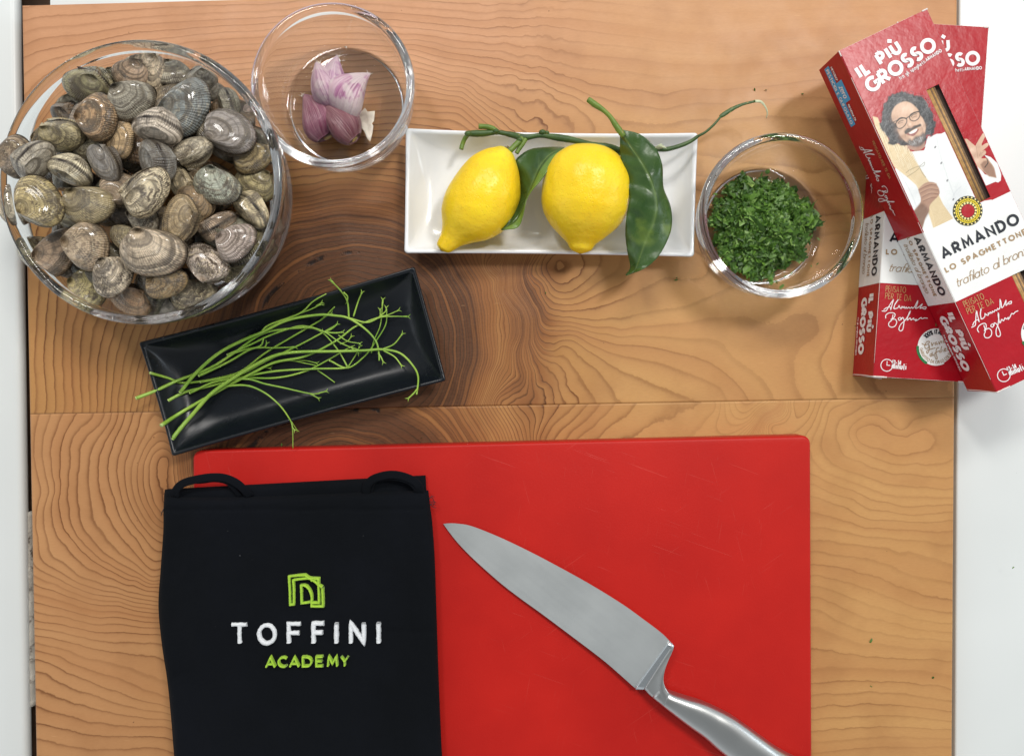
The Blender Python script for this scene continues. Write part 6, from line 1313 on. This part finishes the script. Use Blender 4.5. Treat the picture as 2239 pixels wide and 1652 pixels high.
def build_box(F, label, hits_upper):
    S = side_of(F); e = empty('pasta_box', F.at(WID / 2, LEN / 2, -TH), label, 'pasta box', 'red pasta boxes stacked at the upper right')
    # carton: top with two windows cut through, sides, ends, bottom
    mb = MB(); us = [0, wu0, wu1, WID]; vs_ = [0, wv0, wv1, wv2, wv3, LEN]
    ins = 0.0006
    def bulge(a, b): return 0.0009 * math.sin(math.pi * a / WID) * math.sin(math.pi * min(1, max(0, b / LEN))) - 0.0009
    B_ = {}
    for j in range(5):
        for i in range(3):
            if i == 1 and j in (1, 3): continue
            a0, a1, b0, b1 = us[i], us[i + 1], vs_[j], vs_[j + 1]
            if i == 0: a0 += ins
            if i == 2: a1 -= ins
            mb.add([F.at(a0, b0), F.at(a1, b0), F.at(a1, b1), F.at(a0, b1)], [(0, 3, 2, 1)])
    for a, n_ in ((0, -1), (WID, 1)):   # long sides
        mb.add([F.at(a, 0, -ins), F.at(a, LEN, -ins), F.at(a, LEN, -TH), F.at(a, 0, -TH), F.at(a - n_ * ins, 0), F.at(a - n_ * ins, LEN)], [(0, 1, 2, 3), (4, 5, 1, 0)] if n_ < 0 else [(3, 2, 1, 0), (0, 1, 5, 4)])
    mb.add([F.at(0, 0, -TH), F.at(WID, 0, -TH), F.at(WID, LEN, -TH), F.at(0, LEN, -TH)], [(0, 1, 2, 3)])
    for b, s_ in ((0, -1), (LEN, 1)):   # end flaps, slightly recessed
        mb.add([F.at(0, b, -ins), F.at(WID, b, -ins), F.at(WID, b - s_ * .0015, -TH), F.at(0, b - s_ * .0015, -TH), F.at(ins, b), F.at(WID - ins, b)], [(0, 1, 2, 3), (4, 5, 1, 0)] if s_ < 0 else [(3, 2, 1, 0), (0, 1, 5, 4)])
    obj('carton', mb.mesh('carton', M_CR, False), e)
    # worn white edges and corner tears
    mb = MB(); rr = random.Random(int(F.o.x * 1e5)); 
    for a, b, c_, d_ in (((0, 0), (0, .004), .0006, 0), ((WID, 0), (WID - .004, 0), .0008, 0), ((0, LEN), (.010, LEN), .0008, 0), ((WID, LEN), (WID - .004, LEN), .0006, 0), ((0, .02), (0, LEN * .45), .00022, 0), ((0, LEN * .5), (0, LEN - .01), .00018, 0), ((.01, LEN), (WID * .9, LEN), .00025, 0), ((.003, 0), (WID * .85, 0), .0002, 0)):
        P = [F.at(a[0] + (b[0] - a[0]) * k / 12, a[1] + (b[1] - a[1]) * k / 12, -.0002) for k in range(13)]; tube(mb, P, lambda t: c_ * (.6 + .6 * abs(nz(t * 9, F.o.x * 90))), 6)
    tube(mb, spline([F.at(0, LEN, -.0002), F.at(0, LEN - .0008, -TH * .5), F.at(0, LEN - .001, -TH + .0004)], 5), .00035, 6)
    tube(mb, spline([F.at(0, LEN - .001, -TH + .0006), F.at(.012, LEN - .0002, -TH + .002), F.at(.022, LEN + .0008, -TH + .001)], 5), .0006, 6)
    obj('worn_edge', mb.mesh('worn_edge', M_RAW), e)
    # windows
    for b0, b1 in ((wv0, wv1), (wv2, wv3)):
        mb = MB(); mb.add([F.at(wu0 - .004, b0 - .004, -.0036), F.at(wu1 + .004, b0 - .004, -.0036), F.at(wu1 + .004, b1 + .004, -.0036), F.at(wu0 - .004, b1 + .004, -.0036)], [(0, 3, 2, 1)]); fr = obj('window', mb.mesh('window', M_INSIDE, False), e)  # flat backing with the carton's interior shade put into its colour
        n_ = 5; 
        for k in range(n_):
            r = 0.00125; a = wu0 + .0012 + (wu1 - wu0) * (k * 0.125); mb = MB(); dz = -.0019 
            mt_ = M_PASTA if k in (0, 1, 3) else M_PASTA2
            tube(mb, [F.at(a, b0 - .003, dz), F.at(a + .0004, (b0 + b1) / 2, dz), F.at(a, b1 + .003, dz)], r, 8); o = obj('spaghetti', mb.mesh('spaghetti', mt_), fr)
            o.location = (0, 0, 0)
        mb = MB(); h_ = -.0004; mb.add([F.at(wu0, b0, h_), F.at(wu1, b0, h_), F.at(wu1, b1, h_), F.at(wu0, b1, h_)] + [F.at(wu0, b0, h_ - .0001), F.at(wu1, b0, h_ - .0001), F.at(wu1, b1, h_ - .0001), F.at(wu0, b1, h_ - .0001)], [(0, 3, 2, 1), (4, 5, 6, 7)])
        o = obj('film', mb.mesh('film', M_FILM, False), fr); 
    # white band on top and on the side
    mb = MB(); q = .00012
    mb.add([F.at(0 + ins, band0, q), F.at(WID - ins, band0, q), F.at(WID - ins, band1, q), F.at(ins, band1, q)], [(0, 3, 2, 1)])
    mb.add([F.at(-q, band0, -ins), F.at(-q, band1, -ins), F.at(-q, band1, -TH), F.at(-q, band0, -TH), F.at(ins, band0, q), F.at(ins, band1, q)], [(0, 1, 2, 3), (4, 5, 1, 0)])
    obj('white_band', mb.mesh('white_band', M_CW, False), e)
    def lay(name, strokes, w, mat, face=F, h=.00022):
        mb = MB(); strokes_flat(mb, face, strokes, w, h); obj(name, mb.mesh(name, mat, False), e)
    tp = lambda p, crop=p1: TOPF.hit(p, crop)
    lay('title_lettering', place_uv('IL PIÙ', tp((468, 620)), tp((800, 402)), .0096, .50, 0, False, .0024) + place_uv('GROSSO', tp((545, 737)), tp((1075, 376)), .0107, .36, 0, False, .0024), .0025, M_LILAC)
    lay('small_lettering', place_uv('tra gli spaghetti', tp((776, 622)), tp((972, 490)), .0026, .28, 0, False), .00035, M_LILAC)
    lay('small_lettering', place_uv('ARMANDO', tp((980, 484)), tp((1102, 404)), .0025, .45, 0, False, .0005), .0005, M_LILAC)
    lay('brand_lettering', place_uv('ARMANDO', tp((893, 503), p2), tp((1496, 214), p2), .0084, .48, 0, False, .0018), .0018, M_INK, h=.0003)
    lay('pasta_lettering', place_uv('LO SPAGHETTONE', tp((915, 602), p2), tp((1545, 298), p2), .0043, .55, 0, False, .0010), .0010, M_TAN, h=.0003)
    lay('script_lettering', place_uv('trafilato al bronzo', tp((1000, 712), p2), tp((1590, 432), p2), .0062, .12, .35, False), .00052, M_TAN, h=.0003)
    lay('gold_lettering', place_uv('PENSATO', tp((1062, 868), p2), tp((1212, 800), p2), .0042, .30, 0, False) + place_uv('PER TE DA', tp((1085, 922), p2), tp((1285, 838), p2), .0042, .30, 0, False), .00045, M_GOLD)
    lay('signature', SIGL, .00062, M_LILAC)
    # clock and cooking time
    lp = lambda p: LOWF.hit(p, pG)
    c = lp((208, 1488)); lay('clock_mark', [disc(c[0], c[1], .0044, 24) + [disc(c[0], c[1], .0044, 24)[0]], [(c[0], c[1] - .003), (c[0], c[1]), (c[0] + .0024, c[1])]], .0006, M_LILAC)
    lay('time_lettering', place_uv('13-14', lp((290, 1476)), lp((456, 1490)), .0036, .55, 0, False, .0008) + place_uv('minuti', lp((286, 1552)), lp((542, 1572)), .0056, .42, 0, False, .0008), .0008, M_LILAC)
    # round badge
    mb = MB(); c = lp((1065, 1172)); rb = .0137; poly_flat(mb, F, disc(c[0], c[1], rb, 48)[::-1], .00022); bd = obj('badge', mb.mesh('badge', M_CW, False), e)
    mb = MB(); strokes_flat(mb, F, [[(c[0] + rb * 1.0 * math.cos(R(a)), c[1] + rb * 1.0 * math.sin(R(a))) for a in range(116, 184, 4)]], .0019, .0003); obj('green_arc', mb.mesh('green_arc', M_GRN, False), bd, loc=(0, 0, 0))
    mb = MB(); strokes_flat(mb, F, [[(c[0] + rb * 1.0 * math.cos(R(a)), c[1] + rb * 1.0 * math.sin(R(a))) for a in range(-60, 62, 4)]], .0019, .0003); obj('red_arc', mb.mesh('red_arc', M_CR, False), bd, loc=(0, 0, 0))
    def arctext(s, r, a0, a1, h, inward, track=.3):
        st, wd = text_strokes(s, track); out = []
        for q_ in st: out.append([(c[0] + (r + (y * h if not inward else -y * h)) * math.cos(R(a0 + (a1 - a0) * x / wd)), c[1] + (r + (y * h if not inward else -y * h)) * math.sin(R(a0 + (a1 - a0) * x / wd))) for x, y in q_])
        return out
    lay('badge_lettering', arctext('100% ITALIANO', rb * .70, -142, -32, .0031, False), .0007, M_INK, h=.0004)
    lay('badge_lettering', arctext('GARANTITO DA CHI LO COLTIVA', rb * .88, 172, 8, .0021, True), .00034, M_TAN, h=.0004)
    gs = [smooth2([lp(p) for p in q_]) for q_ in ([(810, 1110), (870, 1135), (930, 1110), (945, 1075), (900, 1080), (865, 1140), (880, 1200), (930, 1180), (935, 1130), (945, 1200), (920, 1270), (900, 1275), (910, 1230), (1050, 1185)], [(980, 1090), (990, 1150), (1010, 1110), (1030, 1105)], [(1075, 1085), (1045, 1100), (1050, 1130), (1080, 1110), (1082, 1130)], [(1105, 1075), (1115, 1120), (1135, 1080), (1150, 1070), (1160, 1105)], [(1200, 1050), (1180, 1075), (1200, 1095), (1225, 1070), (1200, 1050)],
          [(985, 1290), (955, 1300), (960, 1330), (985, 1320), (990, 1265), (992, 1330)], [(1010, 1295), (1015, 1325)], [(1110, 1180), (1070, 1200), (1060, 1280), (1080, 1370), (1050, 1370), (1040, 1280), (1110, 1240)], [(1120, 1230), (1130, 1275)], [(1160, 1160), (1145, 1200), (1150, 1265)], [(1175, 1220), (1185, 1255)], [(1200, 1230), (1230, 1200), (1205, 1200), (1210, 1245), (1240, 1230)], [(1260, 1185), (1265, 1225), (1280, 1190), (1300, 1180)], [(1330, 1165), (1310, 1180), (1325, 1205), (1345, 1170), (1350, 1195)])]
    lay('badge_script', gs, .00055, M_TAN, h=.0004)
    # emblem
    em = tp((450, 1228), pH); er = (Vector(tp((665, 1228), pH)) - Vector(tp((235, 1228), pH))).length / 2
    for nm, r_, mt, h_ in (('emblem', 1.0, M_OLI, .0003), ('emblem_ring', .82, M_YEL, .00036), ('emblem_ring', .62, M_OLI, .00042), ('emblem_heart', .44, M_CR, .00048)):
        mb = MB(); poly_flat(mb, F, disc(em[0], em[1], er * r_, 40)[::-1], h_)
        if nm == 'emblem': EM = obj(nm, mb.mesh(nm, mt, False), e)
        else: obj(nm, mb.mesh(nm, mt, False), EM, loc=(0, 0, 0))
    mb = MB()
    for n_, rr_, dr in ((22, .91, .058), (16, .53, .075)):
        for k in range(n_): a = 2 * math.pi * k / n_; poly_flat(mb, F, disc(em[0] + er * rr_ * math.cos(a), em[1] + er * rr_ * math.sin(a), er * dr, 8)[::-1], .00052)
    obj('emblem_dots', mb.mesh('emblem_dots', M_CREAM, False), EM, loc=(0, 0, 0))
    mb = MB(); zz_ = [[(em[0] + er * (.76 if k % 2 else .68) * math.cos(2 * math.pi * k / 56), em[1] + er * (.76 if k % 2 else .68) * math.sin(2 * math.pi * k / 56)) for k in range(56)]]; zz_[0].append(zz_[0][0]); strokes_flat(mb, F, zz_, er * .03, .0005); obj('emblem_zigzag', mb.mesh('emblem_zigzag', M_OLI, False), EM, loc=(0, 0, 0))
    o = bpy.data.objects.new('printed_cook', ME_COOK); COL.objects.link(o); o.parent = e
    M3 = Matrix((F.u, F.v, -F.n)).transposed().to_4x4(); M3.translation = F.o - Vector(e.location); o.matrix_local = M3
    # ---- left side
    ls = lambda p, crop=p2: LS.hit(p, crop); tsd = lambda p, crop=p1: TS.hit(p, crop)
    hS = .00022
    def lay_side(name, strokes, w, mat, h=hS): lay(name, strokes, w, mat, face=S, h=h)
    # on the side face u runs down the side, v along the box; letters' tops point to the top face (-u)
    def side_text(s, v0, v1, u0, h, w, mat, name, track=.28, slant=0): 
        st, wd = text_strokes(s, track, slant); h -= w; v0 += w / 2; v1 -= w / 2; lay_side(name, [[(u0 - w / 2 - y * h, v0 + (v1 - v0) * x / wd) for x, y in q_] for q_ in st], w, mat, h=.0003)
    va, vb = ls((392, 148))[1], ls((362, 622))[1]; side_text('ARMANDO', va, vb, .0132, .0082, .0017, M_INK, 'brand_lettering', .45)
    side_text('LO SPAGHETTONE', ls((350, 150))[1], ls((318, 632))[1], .0205, .0040, .0009, M_TAN, 'pasta_lettering', .55)
    side_text('trafilato al bronzo', ls((305, 205))[1], ls((275, 605))[1], .0282, .0062, .0005, M_TAN, 'script_lettering', .12, .35)
    side_text('IL PIÙ', ls((322, 765))[1], ls((320, 1060))[1], .0150, .0086, .0025, M_LILAC, 'title_lettering', .50)
    side_text('GROSSO', ls((270, 795))[1], ls((262, 1235))[1], .0262, .0092, .0026, M_LILAC, 'title_lettering', .42)
    side_text('tra gli spaghetti ARMANDO', ls((235, 945))[1], ls((232, 1240))[1], .0305, .0024, .0004, M_LILAC, 'small_lettering', .22)
    va, vb = tsd((215, 530))[1], tsd((415, 950))[1]; u_ = .0245
    mb = MB(); poly_flat(mb, S, [(u_ + .0015, va - .001), (u_ + .0015, vb + .002), (u_ - .0052, vb + .002), (u_ - .0052, va - .001)][::-1], .00015)
    vm0, vm1 = va + (vb - va) * .30, va + (vb - va) * .66; poly_flat(mb, S, [(u_ - .0050, vm0), (u_ - .0050, vm1), (u_ - .0128, vm1), (u_ - .0128, vm0)][::-1], .00016); obj('blue_label', mb.mesh('blue_label', M_BLUE, False), e)
    side_text('PESTICIDI E GLIFOSATO', va + .0005, vb + .0005, u_, .0036, .0007, M_LILAC, 'label_lettering', .42)
    side_text('zero', vm0 + .003, vm1 - .003, u_ - .0058, .0075, .0008, M_LILAC, 'label_lettering', .2, .3)
    side_text('METODO°', va + .001, vm0 - .001, u_ - .0068, .0024, .0005, M_LILAC, 'small_lettering', .25); side_text('RESIDUI DI', vm1 + .002, vb, u_ - .0068, .0024, .0005, M_LILAC, 'small_lettering', .25)
    # side signature on one line, with the gold words above it
    v0, v1, v2 = tsd((480, 1125))[1], tsd((640, 1400))[1], tsd((800, 1652))[1]
    so = []
    for SG, a, b in ((SIG1, v0, v1), (SIG2, v1 + .002, v2)):
        for q_ in SG: so.append(smooth2([(.0255 - (530 - y) * .000066 if SG is SIG1 else .0235 - (700 - y) * .000052, a + (b - a) * ((x - 120) / 790)) for x, y in q_]))
    lay_side('signature', so, .00065, M_LILAC)
    side_text('PENSATO PER TE DA', tsd((545, 1110))[1], tsd((680, 1400))[1], .0095, .0032, .0005, M_GOLD, 'gold_lettering', .35)
    return e
build_box(LOWF, 'lower red pasta box lying partly hidden under the other one', False)
build_box(TOPF, 'upper red pasta box with the printed cook, lying slantwise on the other box', True)

# ------------------------------------------------------------------ crumbs on the board
sp = [W(x, y, .0008) for x, y in ((922, 956), (1675, 196), (1478, 612), (1480, 607), (1870, 712), (1193, 640), (1240, 1000), (2040, 1480), (1905, 1500), (2215, 1240), (1650, 196), (1755, 205))]
tag(bits('parsley_crumbs', [tuple(p) for p in sp] + [tuple(W(616, 972, .0008)), tuple(W(1905, 1400, .0008))], 0.0011, 0.0024, 12), 'few dark green parsley crumbs scattered over the wooden board', 'parsley crumbs', kind='stuff')
